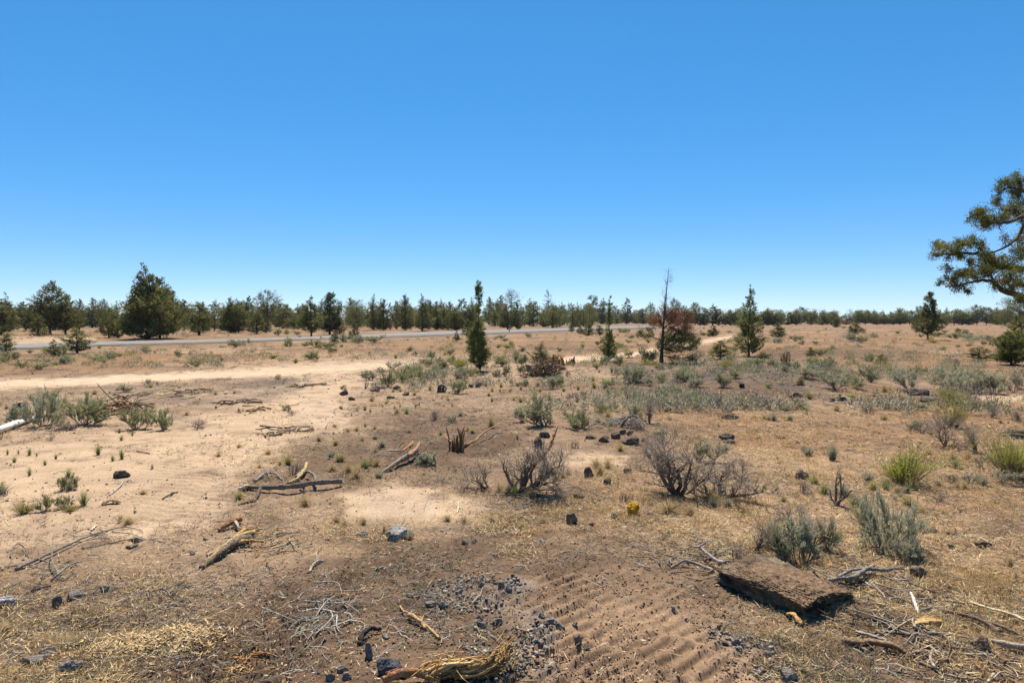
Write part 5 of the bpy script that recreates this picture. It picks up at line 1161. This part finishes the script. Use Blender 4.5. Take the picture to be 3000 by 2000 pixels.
# built straight with a real wall: outer and inner tubes joined at both rims
def pipe():
    a = np.zeros(3); b = d; ring = []
    for (q, r) in ((a, .072), (a, .085), (b, .085), (b, .072), (a, .072)): ring.append((q, r))
    Pq = np.array([q for q, _ in ring]); S = 20; T = unit(d); A = unit(np.cross(T, [0, 0, 1])); B = np.cross(T, A)
    ang = np.arange(S) * 2 * math.pi / S; V = np.concatenate([q + r * (np.cos(ang)[:, None] * A + np.sin(ang)[:, None] * B) for q, r in ring])
    F = [];
    for k in range(4):
        for s in range(S): F.append((k * S + s, k * S + (s + 1) % S, (k + 1) * S + (s + 1) % S, (k + 1) * S + s))
    return mk_mesh('plastic_pipe', V, np.array(F), (.80, .77, .71), M_PIPE)
me = pipe(); o = link('plastic_pipe', me, None, O); tag(o, 'white plastic pipe lying on the sand at the left edge', 'pipe')
log('broken_stick', 'pale splintered board end beside the white pipe', [([(-30,1268,.05),(25,1256,.05),(52,1254,.03)], .05, .03)], 'stick', (.66,.60,.50), seed=3)
# fallen branch on legs
log('fallen_branch', 'long grey fallen branch propped on short stubs, lying across the dozed track', [
    ([(705,1432,.03),(790,1442,.09),(860,1444,.12),(930,1434,.13),(1000,1424,.09)], .036, .046), ([(762,1444,.08),(750,1464,.03),(742,1472,.0)], .034, .022, DARKW), ([(742,1470,.02),(720,1475,.02),(698,1480,.01)], .018, .01, DARKW),
    ([(925,1432,.14),(922,1418,.16),(908,1406,.15),(900,1398,.12)], .03, .022), ([(700,1437,.03),(726,1437,.08)], .03, .045, PALE), ([(992,1425,.09),(1004,1422,.07)], .046, .015, PALE), ([(880,1430,.14),(890,1438,.06),(893,1444,.0)], .02, .018, DARKW)], 'branch', (.20,.155,.115), 10, .22, 11)
log('bent_branch', 'yellow peeled bent branch lying behind the long grey fallen branch', [([(842,1417,.02),(872,1408,.05),(890,1392,.10),(898,1378,.14)], .02, .04), ([(868,1402,.03),(880,1392,.05),(886,1384,.06)], .03, .02, (.28,.23,.18))], 'branch', (.42,.29,.14), 8, .12, 12)
log('forked_stick', 'grey forked stick left behind the long fallen branch', [([(745,1412,.02),(770,1398,.05),(785,1393,.06),(810,1396,.05),(826,1406,.01)], .025, .015), ([(785,1393,.06),(784,1384,.10)], .012, .008), ([(785,1394,.05),(789,1402,.02)], .012, .006)], 'stick', (.26,.23,.2), 7, .1, 13)
log('driftwood_log', 'grey weathered log with torn reddish top lying left of the silver uprooted bush', [([(1112,1390,.02),(1135,1382,.06),(1160,1370,.10),(1190,1358,.14),(1212,1348,.18)], .02, .062), ([(1195,1358,.15),(1215,1348,.2),(1224,1340,.25),(1227,1336,.27)], .05, .02, (.34,.20,.12)), ([(1208,1350,.12),(1222,1336,.13),(1226,1326,.13)], .05, .03)], 'log', (.24,.185,.14), 12, .34, 14)
log('curved_root', 'thin pale curved root left of the grey weathered log', [([(1095,1340,.02),(1120,1330,.05),(1150,1327,.06),(1185,1326,.04)], .014, .02)], 'root', (.42,.34,.26), 6, .1, 15)
log('bark_shard', 'dark shard of bark behind the grey weathered log', [([(1180,1322,.02),(1200,1312,.06),(1210,1302,.08)], .03, .015)], 'bark', ORANGE, 6, .2, 16)
# splintered orange stump with its long root
def stump(name, label, px, base, w, h, cols, n=16, seed=5, extra=None, thick=(.16, .36)):
    g = np.random.default_rng(seed); x, y, z = at(px, base); m = ppm(y); W = w / m / 2; Hh = h / m; mb = MB()
    for i in range(n):
        a = g.uniform(0, 6.283); q = math.sqrt(g.uniform(.1, 1)) * W * .75; hh = Hh * g.uniform(.25, 1.0); ln = g.normal(0, .12)
        p = np.array([(q * math.cos(a), q * math.sin(a) * .8, -.08), (q * math.cos(a) * 1.02 + ln * .1, q * math.sin(a) * .8, hh * .45), (q * math.cos(a) * 1.05 + ln * hh, q * math.sin(a) * .85 + g.normal(0, .04) * hh, hh)])
        c = curve(p, 9); r = np.linspace(1, .12, 9) ** .8 * W * g.uniform(*thick); V, F = tubes(c, r, 6, .3, seed + i, cap=True); mb.add(V, F, np.array(cols[g.integers(0, len(cols))]) * g.uniform(.7, 1.2))
    for e in (extra or []):
        P = wp(e[0]) - np.array([x, y, z]); c = curve(P, 12, .008, seed); V, F = tubes(c, np.linspace(e[1], e[2], 12), 7, .15, seed, cap=True); mb.add(V, F, e[3])
    return tag(link(name, mb.mesh(name, M_WOOD, False), None, (x, y, z)), label, 'stump')
OR = [(.36,.17,.06), (.42,.22,.085), (.28,.13,.05), (.16,.09,.05)]
stump('splintered_stump', 'splintered orange brown stump with upright shards and one long root to the right', 1334, 1318, 60, 74, OR, 13, 5,
      [([(1362,1310,.02),(1390,1303,.10),(1420,1288,.20),(1450,1272,.22),(1474,1262,.2)], .03, .008, (.36,.20,.09)), ([(1320,1300,.05),(1306,1290,.1),(1300,1285,.12)], .02, .01, ORANGE), ([(1345,1316,.02),(1365,1312,.06)], .05, .03, (.2,.11,.06))], thick=(.08, .2))
stump('broken_stump', 'tall standing splintered stump with bright inner wood and dark bark on its right', 2301, 1073, 30, 50, [(.40,.23,.10), (.46,.28,.13), (.32,.18,.08)], 12, 6,
      [([(2308,1074,.0),(2310,1070,.3),(2310,1064,.75)], .15, .07, (.055,.042,.034)), ([(2286,1070,.3),(2287,1068,.8)], .05, .02, (.22,.14,.09)), ([(2296,1070,.1),(2286,1080,.02)], .04, .02, PALE)])
# torn stump pile in the middle distance
o = stump('torn_stump_pile', 'pile of torn juniper stumps with orange splinters and tangled pale roots in mid distance', 1640, 1082, 60, 44, OR, 20, 8)
g = np.random.default_rng(4); x0, y0, z0 = at(1600, 1105); mb = MB(); mm = ppm(y0)
def root_heap(n, wpx, hpx, cols, seed, r=(.012, .05), ln=(.3, 1.2), px=1600, py=1108, dep=1.2):
    g = np.random.default_rng(seed); x0, y0, z0 = at(px, py); mm = ppm(y0); mb = MB()
    for i in range(n):
        c0 = np.array([g.normal(0, wpx / mm / 4), g.normal(0, dep / 2), 0]); c0[2] = float(height(np.array([x0 + c0[0]]), np.array([y0 + c0[1]]))[0]) - z0 + abs(g.normal(0, hpx / mm / 3))
        a = g.uniform(0, 6.283); L = g.uniform(*ln); d = np.array([math.cos(a), math.sin(a) * .8, g.normal(0, .25)]); q = c0 - d * L / 2
        pts = [q, q + d * L * .35 + g.normal(size=3) * .08 * L, q + d * L * .7 + g.normal(size=3) * .1 * L, q + d * L + g.normal(size=3) * .1 * L]
        c = curve(pts, 9); rr = g.uniform(*r); V, F = tubes(c, np.linspace(rr, rr * .3, 9), 5, .2, seed + i); mb.add(V, F, np.array(cols[g.integers(0, len(cols))]) * g.uniform(.75, 1.2))
    return mb.mesh('roots', M_WOOD, False), (x0, y0, z0)
ROOTC = [(.24,.155,.095), (.34,.24,.15), (.15,.09,.055), (.08,.052,.037), (.28,.18,.10)]
me, L0 = root_heap(190, 100, 60, ROOTC, 21, (.014, .04), (.4, 1.0), dep=.7); r_ = link('roots', me, o); r_.location = np.array(L0) - np.array(o.location)
ob = stump('splintered_block', 'short splintered orange stump block at the right end of the torn pile', 1668, 1068, 34, 26, OR, 10, 9)
def heap(name, label, cat, n, px, py, wpx, hpx, seed, cols=ROOTC, r=(.01, .04), ln=(.25, .9), dep=.8):
    if name == 'root_wad':
        me, L0 = root_heap(n, wpx, hpx, cols, seed, r, ln, px, py, dep); me.name = name; return tag(link(name, me, None, L0), label, cat)
    # scattered sticks: each larger stick is a thing of its own, the fine twigs between them cannot be counted
    g = np.random.default_rng(seed); x0, y0, z0 = at(px, py); mm = ppm(y0); fine = MB(); big = []
    rad = g.uniform(*r, n); cut = np.sort(rad)[-min(n, 20)]
    for i in range(n):
        cx = x0 + g.normal(0, wpx / mm / 4); cy = y0 + g.normal(0, dep / 2); a = g.uniform(0, 6.283); L = g.uniform(*ln); d = np.array([math.cos(a), math.sin(a), 0])
        q = np.array([cx, cy, 0.]) - d * L / 2; pts = np.array([q + d * L * t + np.append(g.normal(size=2) * .08 * L, 0) for t in (0, .35, .7, 1)])
        pts[:, 2] = height(pts[:, 0], pts[:, 1]) + rad[i] * .25 + np.abs(g.normal(0, hpx / mm / 9)) + np.abs(g.normal(size=4)) * .035 * L
        c = curve(pts, 9); col = np.array(cols[g.integers(0, len(cols))]) * g.uniform(.75, 1.2); rr = np.linspace(rad[i], rad[i] * .35, 9)
        if rad[i] >= cut:
            O = pts[0].copy(); mb = MB(); V, F = tubes(c - O, rr, 6, .2, seed + i, cap=True); mb.add(V, F, col)
            tag(link('stick', mb.mesh('stick', M_WOOD), None, O), label, 'stick', 'sticks: ' + label)
        else:
            V, F = tubes(c, rr, 4, .2, seed + i); fine.add(V, F, col)
    if fine.V: stuff('fine_twigs', fine.mesh('fine_twigs', M_TWIG), 'fine twigs between the sticks')
heap('root_wad', 'upturned reddish brown root wad right of the green sagebrush on the left', 'root wad', 60, 350, 1207, 110, 55, 31, [(.22,.125,.06), (.30,.18,.09), (.14,.085,.05), (.36,.25,.14)], dep=1.0)
log('long_stick', 'thin bare stick rising from the reddish root wad on the left', [([(352,1196,.1),(322,1202,.45),(300,1208,.75),(285,1214,1.0)], .022, .008)], 'stick', (.2,.14,.1), 5, .1, 33)
heap('stick_pile', 'stick in the small pile of pale and dark sticks on the cleared ground', 'stick pile', 22, 705, 1178, 120, 22, 34, dep=.8)
heap('stick_pile', 'reddish stick in the second pile just below the pale stick pile', 'stick pile', 18, 740, 1202, 110, 16, 35, [(.34,.2,.1), (.45,.3,.16), (.2,.13,.08)], dep=.6)
heap('stick_pile', 'broken stick lying flat near the dirt track bend beyond the cleared ground', 'stick pile', 22, 900, 1130, 150, 6, 36, dep=.8)
heap('stick_pile', 'shredded wood piece lying behind and right of the reddish root wad', 'stick pile', 50, 560, 1150, 260, 10, 37, [(.34,.24,.15), (.2,.15,.1), (.5,.36,.2)], dep=2.5)
heap('stick_pile', 'broken branch on the sand just left of the dark churned soil', 'stick pile', 30, 830, 1262, 170, 14, 38, [(.3,.2,.12), (.42,.3,.18), (.16,.11,.08)], dep=.9)
heap('stick_pile', 'grey stick in the heap right of the big dusty rock slab', 'stick pile', 80, 2580, 1720, 300, 30, 39, [(.28,.24,.20), (.20,.17,.14), (.12,.09,.07), (.36,.31,.26)], (.005, .016), (.15, .6), .7)
heap('stick_pile', 'thin grey stick in the tangle left behind the big rock slab', 'stick pile', 80, 2060, 1650, 330, 24, 40, [(.28,.24,.20), (.20,.165,.135), (.30,.21,.12)], (.004, .013), (.12, .5), .8)
heap('stick_pile', 'silver twig in the bundle dragged across the dark soil at bottom left centre', 'stick pile', 55, 935, 1800, 200, 24, 41, [(.34,.31,.27), (.27,.235,.19), (.40,.35,.26)], (.003, .009), (.15, .6), .6)
heap('stick_pile', 'pale twig or orange splinter around the dark shredded log at lower left', 'stick pile', 80, 790, 1590, 230, 26, 42, [(.34,.28,.21), (.34,.19,.07), (.22,.165,.115), (.42,.36,.28)], (.004, .012), (.15, .5), .7)
heap('stick_pile', 'small orange splinter lying at the bottom edge left of centre', 'stick pile', 40, 720, 1940, 90, 26, 43, [(.40,.2,.07), (.5,.3,.12), (.3,.15,.06)], (.003, .010), (.08, .3), .25)
heap('stick_pile', 'stick or bark strip lying in the far lower right foreground', 'stick pile', 90, 2780, 1900, 460, 24, 44, [(.27,.22,.17), (.19,.135,.09), (.36,.29,.21), (.12,.08,.055)], (.004, .014), (.15, .7), 1.0)
heap('stick_pile', 'grey branch lying in the dry litter at the left edge of the foreground', 'stick pile', 40, 150, 1650, 420, 6, 45, [(.24,.21,.18), (.17,.15,.13), (.30,.27,.23)], (.003, .010), (.15, .7), 1.6)
heap('stick_pile', 'grey stick lying among the small plants of the mound at right', 'stick pile', 60, 2560, 1185, 330, 8, 46, [(.34,.3,.26), (.2,.17,.14), (.5,.46,.4)], (.008, .025), (.3, 1.2), 1.6)
heap('stick_pile', 'dead stick lying around the arched grey root in the middle', 'stick pile', 50, 1830, 1240, 180, 14, 47, [(.30,.26,.22), (.2,.16,.13), (.38,.33,.28)], (.008, .022), (.3, 1.0), 1.0)
heap('stick_pile', 'broken twig at the foot of the dead shrub leaning right', 'stick pile', 60, 1560, 1470, 260, 20, 48, [(.28,.245,.21), (.19,.16,.13), (.32,.23,.13)], (.004, .014), (.2, .7), 1.0)
log('arched_root', 'thick grey root arching out of the ground in the middle of the plain', [([(1820,1252,.0),(1832,1252,.2),(1850,1250,.31),(1868,1252,.26),(1880,1256,.0)], .04, .026), ([(1836,1250,.24),(1818,1250,.2),(1806,1254,.05)], .03, .012), ([(1868,1254,.2),(1890,1262,.0)], .03, .02)], 'root', (.17,.135,.11), 8, .15, 51)
log('torn_limb', 'orange torn limb standing up out of the dead shrub leaning right', [([(1545,1405,.05),(1570,1400,.25),(1600,1394,.45),(1615,1390,.62),(1622,1386,.75)], .02, .026), ([(1615,1390,.6),(1632,1385,.88),(1638,1380,.98)], .024, .004)], 'limb', (.38,.20,.09), 7, .2, 52)
log('gnarled_branch', 'gnarled forked grey branch lying behind the right end of the big rock slab', [([(2422,1716,.05),(2450,1718,.08),(2500,1716,.10),(2530,1698,.11),(2560,1682,.10)], .03, .02), ([(2455,1716,.09),(2490,1702,.12),(2530,1694,.12)], .022, .014), ([(2540,1692,.11),(2590,1694,.10),(2620,1684,.08),(2650,1672,.03)], .022, .010), ([(2480,1716,.05),(2520,1700,.07),(2550,1690,.04)], .024, .012)], 'branch', (.21,.18,.145), 9, .14, 53)
log('twisted_root', 'twisted grey branch curving down onto the left corner of the big rock slab', [([(2030,1630,.12),(2050,1632,.13),(2068,1645,.12),(2100,1668,.11),(2124,1682,.14)], .014, .02), ([(2044,1632,.13),(2065,1632,.18),(2072,1630,.22)], .012, .006)], 'branch', (.28,.24,.205), 7, .1, 54)
log('arched_branch', 'pale arched branch on the ground left of the big rock slab', [([(1965,1664,.01),(1990,1660,.05),(2010,1658,.07),(2050,1668,.06),(2090,1676,.02)], .012, .018), ([(2010,1658,.06),(2070,1670,.03)], .01, .008)], 'branch', (.27,.22,.17), 7, .1, 55)
log('brown_log', 'smooth brown stick lying right below the big rock slab', [([(2472,1890,.04),(2540,1898,.06),(2600,1905,.06),(2662,1918,.02)], .034, .018), ([(2480,1890,.05),(2560,1900,.07),(2640,1914,.04)], .02, .012, (.16,.10,.06))], 'log', (.21,.135,.08), 9, .3, 56)
log('grey_stick', 'grey stick lying just above the smooth brown one at lower right', [([(2508,1858,.03),(2560,1875,.04),(2610,1888,.02)], .016, .012)], 'stick', (.36,.3,.24), 7, .1, 57)
log('pale_stick', 'long straight pale stick at the right edge of the foreground', [([(2843,1768,.02),(2900,1795,.05),(2960,1815,.06),(3040,1845,.04)], .010, .014)], 'stick', (.58,.46,.28), 6, .08, 58)
log('dark_branch', 'dark split branch right above the orange wood chunk at lower right', [([(2760,1795,.03),(2830,1815,.05),(2890,1838,.05),(2930,1860,.03)], .016, .026), ([(2890,1836,.05),(2960,1860,.05),(3040,1890,.02)], .022, .012)], 'branch', (.18,.125,.085), 8, .15, 59)
log('grey_pole', 'straight grey branch below the orange wood chunk at lower right', [([(2720,1862,.03),(2780,1870,.04),(2850,1882,.03)], .013, .016), ([(2900,1890,.05),(2960,1908,.06),(3060,1915,.05)], .02, .03)], 'branch', (.34,.27,.2), 7, .12, 60)
log('bleached_stick', 'short bleached stick standing out in the litter right of the rock slab', [([(2668,1762,.10),(2680,1780,.06),(2692,1802,.0)], .012, .02)], 'stick', (.56,.5,.43), 7, .1, 61)
# orange wood chunk: a split slab
def shard(name, label, pts, w, t, tint, seed, cat='wood chunk'):
    P = wp(pts); O = P[0].copy(); c = curve(P - O, 12); n = 12; g = np.random.default_rng(seed); T = unit(np.gradient(c, axis=0)); A = unit(np.cross(T, [0, 0, 1])); B = np.cross(A, T)
    prof = np.sin(np.linspace(.25, 2.9, n)) ** .6; ring = []
    for k in range(n):
        ww = w * (prof[k] * .7 + .3 * g.uniform(0, 1)) * g.uniform(.6, 1.25); tt = t * prof[k] * g.uniform(.3, .8)
        ring.append([c[k] + A[k] * ww, c[k] + A[k] * ww * .4 + B[k] * tt, c[k] - A[k] * ww * .5 + B[k] * tt * g.uniform(.6, 1.3), c[k] - A[k] * ww, c[k] - B[k] * tt * .5])
    V = np.array(ring).reshape(-1, 3); S = 5; F = [(k * S + s, k * S + (s + 1) % S, (k + 1) * S + (s + 1) % S, (k + 1) * S + s) for k in range(n - 1) for s in range(S)]
    cap = np.array([list(range(5))[::-1], [(n - 1) * 5 + i for i in range(5)]])
    return tag(link(name, mk_mesh(name, V, [np.array(F), cap], tint, M_WOOD), None, O), label, cat)
shard('wood_chunk', 'bright orange split wood chunk at lower right among the sticks', [(2678,1836,.03),(2715,1834,.06),(2758,1828,.04)], .07, .022, (.48,.30,.12), 71)
shard('wood_chunk', 'orange broken wood chunk under the front edge of the big rock slab', [(2305,1805,.02),(2325,1818,.06),(2350,1835,.02)], .045, .035, (.42,.24,.10), 72)
shard('bark_piece', 'dark curled piece of bark on the left sand', [(298,1480,.02),(325,1474,.05),(352,1476,.02)], .07, .02, (.16,.095,.055), 73, 'bark')
shard('bark_piece', 'pale upright wood sliver in the bare pale patch', [(1340,1502,.0),(1343,1490,.06),(1343,1484,.08)], .018, .010, (.58,.46,.30), 74, 'wood chip')
shard('wood_chunk', 'thin pink wood slat lying on the left sand', [(268,1556,.02),(275,1548,.02),(284,1540,.02)], .02, .012, (.60,.5,.42), 75, 'wood chip')
log('shredded_log', 'dark shredded log with orange fibres at the lower left', [([(588,1668,.02),(630,1645,.07),(668,1620,.09),(700,1598,.08),(730,1585,.04)], .03, .06, (.17,.125,.085)), ([(600,1660,.04),(650,1628,.11),(700,1592,.11),(745,1570,.06)], .02, .03, (.40,.28,.15)), ([(690,1605,.06),(730,1600,.08),(775,1592,.03)], .03, .012, (.46,.27,.10)), ([(680,1600,.08),(720,1570,.10),(760,1562,.04)], .03, .012, (.42,.24,.09))], 'log', (.2,.15,.1), 10, .25, 81)
log('torn_root', 'rusty torn root ball behind the dark shredded log at the lower left', [([(640,1556,.02),(665,1550,.07),(690,1540,.10),(700,1530,.05)], .03, .05, (.26,.14,.07)), ([(690,1545,.08),(700,1558,.05)], .035, .008, (.5,.36,.24))], 'root', (.26,.14,.07), 8, .25, 82)
log('orange_stick', 'orange tan broken stick lying on the dark soil at bottom centre', [([(1172,1778,.02),(1182,1800,.04),(1205,1815,.05),(1240,1838,.05),(1288,1872,.01)], .008, .014), ([(1200,1812,.05),(1232,1836,.06),(1246,1850,.03)], .02, .014), ([(1232,1838,.05),(1242,1826,.08)], .012, .005)], 'stick', (.48,.30,.14), 8, .2, 83)
log('curved_stick', 'grey curved stick lying on the dark soil left of the twig bundle', [([(905,1678,.01),(918,1662,.04),(930,1652,.04),(948,1644,.01)], .016, .014), ([(928,1648,.03),(930,1620,.04),(950,1600,.02)], .008, .005)], 'stick', (.36,.29,.22), 7, .1, 84)
log('charred_stick', 'blackened curved stick on the dark soil above the jagged black rock', [([(1055,1890,.01),(1065,1874,.05),(1085,1858,.06),(1115,1852,.03)], .026, .018)], 'stick', (.055,.045,.04), 8, .25, 85)
log('hooked_twig', 'grey hooked twig arching over the sand on the left edge of the foreground', [([(30,1634,.01),(38,1622,.07),(55,1614,.1),(75,1620,.06),(85,1634,.0)], .01, .006)], 'twig', (.2,.16,.13), 6, .1, 86)
log('long_grey_branch', 'long thin grey branch lying diagonally on the left foreground sand', [([(45,1672,.02),(110,1648,.05),(180,1615,.05),(250,1582,.04),(320,1555,.02)], .022, .010), ([(110,1648,.05),(140,1650,.02)], .012, .006)], 'branch', (.17,.15,.13), 7, .15, 87)
log('forked_branch', 'grey forked branch lying below the long thin one on the left', [([(150,1702,.01),(175,1690,.05),(200,1668,.05),(230,1650,.03)], .014, .008), ([(172,1692,.04),(152,1660,.10),(158,1630,.14)], .01, .005), ([(165,1700,.02),(200,1705,.03)], .008, .005), ([(90,1735,.02),(150,1722,.03)], .014, .012, DARKW)], 'branch', (.22,.20,.175), 6, .1, 88)
log('edge_log', 'grey log end poking in at the left edge of the foreground', [([(-60,1790,.04),(10,1776,.06),(50,1764,.03)], .035, .02), ([(0,1772,.06),(35,1760,.05)], .02, .012)], 'log', (.32,.29,.27), 9, .12, 89)
log('dry_stalk', 'bent grey sand twig with two prongs below the dark rounded clod', [([(320,1452,.01),(340,1438,.03),(355,1425,.04),(362,1415,.04),(385,1408,.02)], .012, .008), ([(358,1420,.04),(345,1415,.05),(336,1413,.03)], .010, .006)], 'twig', (.42,.37,.33), 6, .1, 90)
log('short_stick', 'short brown stick lying on the sand right of the green grass tufts', [([(400,1322,.01),(418,1328,.03),(440,1330,.01)], .014, .012)], 'stick', (.18,.12,.09), 6, .1, 91)
log('charred_stick', 'charred stick lying in the churned sand left of the long fallen branch', [([(478,1462,.01),(500,1452,.03),(520,1444,.02)], .02, .014)], 'stick', (.09,.075,.065), 6, .2, 92)
# golden torn log with the upturned end
def golden():
    mb = MB(); g = np.random.default_rng(12); x0, y0, z0 = at(1260, 1985); O = np.array([x0, y0, z0])
    path = [(1235,2000,.04),(1275,1992,.08),(1330,1988,.09),(1390,1988,.09),(1440,1984,.11),(1470,1974,.15),(1488,1964,.19),(1502,1956,.23)]
    P = curve(wp(path) - O, 40); T = unit(np.gradient(P, axis=0)); A = unit(np.cross(T, [0, 0, 1])); B = np.cross(A, T); s = np.linspace(0, 1, 40)
    for i in range(52):
        ph = g.uniform(0, 6.283); q = math.sqrt(g.uniform(.05, 1)) * .088; tw = g.uniform(1.2, 2.2); a0 = g.uniform(0, .45); a1 = g.uniform(.5, 1.0)
        k = (s >= a0) & (s <= a1); w = q * (.65 + .5 * np.sin(s * 3.1)) * (1 - .55 * s)
        an = ph + tw * s * 2 + .5 * np.sin(s * 9 + i); w = w * (1 + .25 * np.sin(s * 14 + i * 1.7))
        c = P + A * (w * np.cos(an))[:, None] + B * (w * np.sin(an))[:, None]; c = c[k]
        r = np.linspace(1, .35, len(c)) * g.uniform(.008, .021); col = np.array([(.46,.28,.11), (.38,.21,.08), (.52,.35,.16), (.24,.125,.055)][g.integers(0, 4)]) * g.uniform(.8, 1.15)
        V, F = tubes(c, r, 7, .25, i, cap=True); mb.add(V, F, col)
    for i in range(130):
        k = g.integers(0, 36); c0 = P[k] + g.normal(size=3) * .06; d = unit(T[k] * g.choice([-1, 1]) + g.normal(size=3) * .5); L = g.uniform(.05, .2)
        c = np.stack([c0, c0 + d * L * .5, c0 + d * L + g.normal(size=3) * .01]); V, F = tubes(c, np.array([.006, .005, .001]), 4); mb.add(V, F, np.array((.55,.34,.14)) * g.uniform(.6, 1.2))
    tag(link('torn_log', mb.mesh('torn_log', M_WOOD, True), None, O), 'golden torn twisted log with upturned end at the bottom edge', 'log')
golden()
log('red_bark_log', 'reddish bark covered limb lying left of the golden torn log at the bottom edge', [([(1120,2010,.05),(1180,1998,.08),(1240,1996,.07),(1290,2004,.04)], .03, .035), ([(1130,2000,.08),(1170,1990,.1)], .012, .006)], 'limb', (.34,.16,.075), 9, .25, 94)
# sage torn out of the ground, silver leaves lying over
x, y, z = at(1275, 1354); m = ppm(y)
o = place('silver0', x, y, z, 96 / m, 70 / m, 56 / m, .5, 'shrub'); o.rotation_euler = (.25, -.75, .2); o['label'] = 'uprooted silver sagebrush tipped over in front of the splintered orange stump'
# posts by the road
def post(name, label, px, base, top, wpx, bands):
    x, y, z = at(px, base); m = ppm(y); h = (base - top) / m; w = wpx / m / 2
    prof = [(0, w), (h * .02, w), (h * .93, w), (h * .98, w * .7), (h, w * .3)]; S = 10; ang = np.arange(S) * 2 * math.pi / S; o = link(name, None, None, (x, y, z - .02)); tag(o, label, 'post')
    def seg(nm, P, col):
        V = np.concatenate([np.stack([r * np.cos(ang), r * np.sin(ang), np.full(S, q)], 1) for q, r in P]); F = np.array([(k * S + s, k * S + (s + 1) % S, (k + 1) * S + (s + 1) % S, (k + 1) * S + s) for k in range(len(P) - 1) for s in range(S)])
        top = np.array([[(len(P) - 1) * S + i for i in range(S)]]); link(nm, mk_mesh(nm, V, [F, top], col, M_CHIP), o)
    seg('shaft', prof, bands[0])
    for (t0, t1, col) in bands[1]: seg('band', [(h * t0, w * 1.06), (h * t1, w * 1.06)], col)
post('marker_post', 'small red marker post at the road edge in the middle', 1492, 972, 961, 3.2, ((.42, .045, .04), [(.72, .84, (.55, .5, .48))]))
post('delineator_post', 'thin dark brown post at the road edge left of centre', 841, 998, 983, 1.8, ((.11, .07, .055), [(.8, .9, (.25, .22, .2))]))

# ------------------------------------------------------------------ labels
label_all({'white pipe': (40, 1250), 'reddish root wad': (350, 1190), 'tallest left juniper': (431, 890), 'dark clod on the sand': (348, 1390), 'ragged flat topped juniper': (148, 905), 'brown road post': (841, 990), 'red marker post': (1492, 966),
           'long fallen branch': (850, 1425), 'splintered orange stump': (1334, 1290), 'bare stemmed juniper': (1406, 950), 'torn stump pile': (1600, 1090), 'dead topped tree': (1945, 930), 'tall standing stump': (2301, 1048), 'tall right juniper': (2194, 940),
           'lone juniper at right': (2719, 930), 'yellow lichen rock': (1854, 1492), 'big forked dead shrub': (1981, 1360), 'big rock slab': (2290, 1720), 'bushy edge juniper': (2962, 1020), 'golden torn log': (1400, 1950), 'dark shredded log': (665, 1620),
           'white lava slab': (1171, 1560), 'overhanging branches': (2850, 780), 'arched grey root': (1850, 1235), 'bottom right corner': (3000, 2000), 'bottom left corner': (0, 2000), 'black cube rock': (2176, 1130), 'pale stick pile': (705, 1180)})
# ------------------------------------------------------------------ air
def haze():
    m, N, L = new_mat('haze'); out = N.new('ShaderNodeOutputMaterial'); v = N.new('ShaderNodeVolumePrincipled')
    v.inputs['Color'].default_value = (.80, .87, .95, 1); v.inputs['Density'].default_value = .00005; v.inputs['Anisotropy'].default_value = .3
    L.new(v.outputs[0], out.inputs['Volume'])
    r = 9300.0; zb = -1.6; zt = 15.0
    V = np.array([(x, y, z) for z in (zb, zt) for x, y in ((-r, -r), (r, -r), (r, r), (-r, r))])
    F = np.array([(0, 3, 2, 1), (4, 5, 6, 7), (0, 1, 5, 4), (1, 2, 6, 5), (2, 3, 7, 6), (3, 0, 4, 7)])
    tag(link('haze', mk_mesh('haze', V, F, None, m)), kind='stuff')
haze()
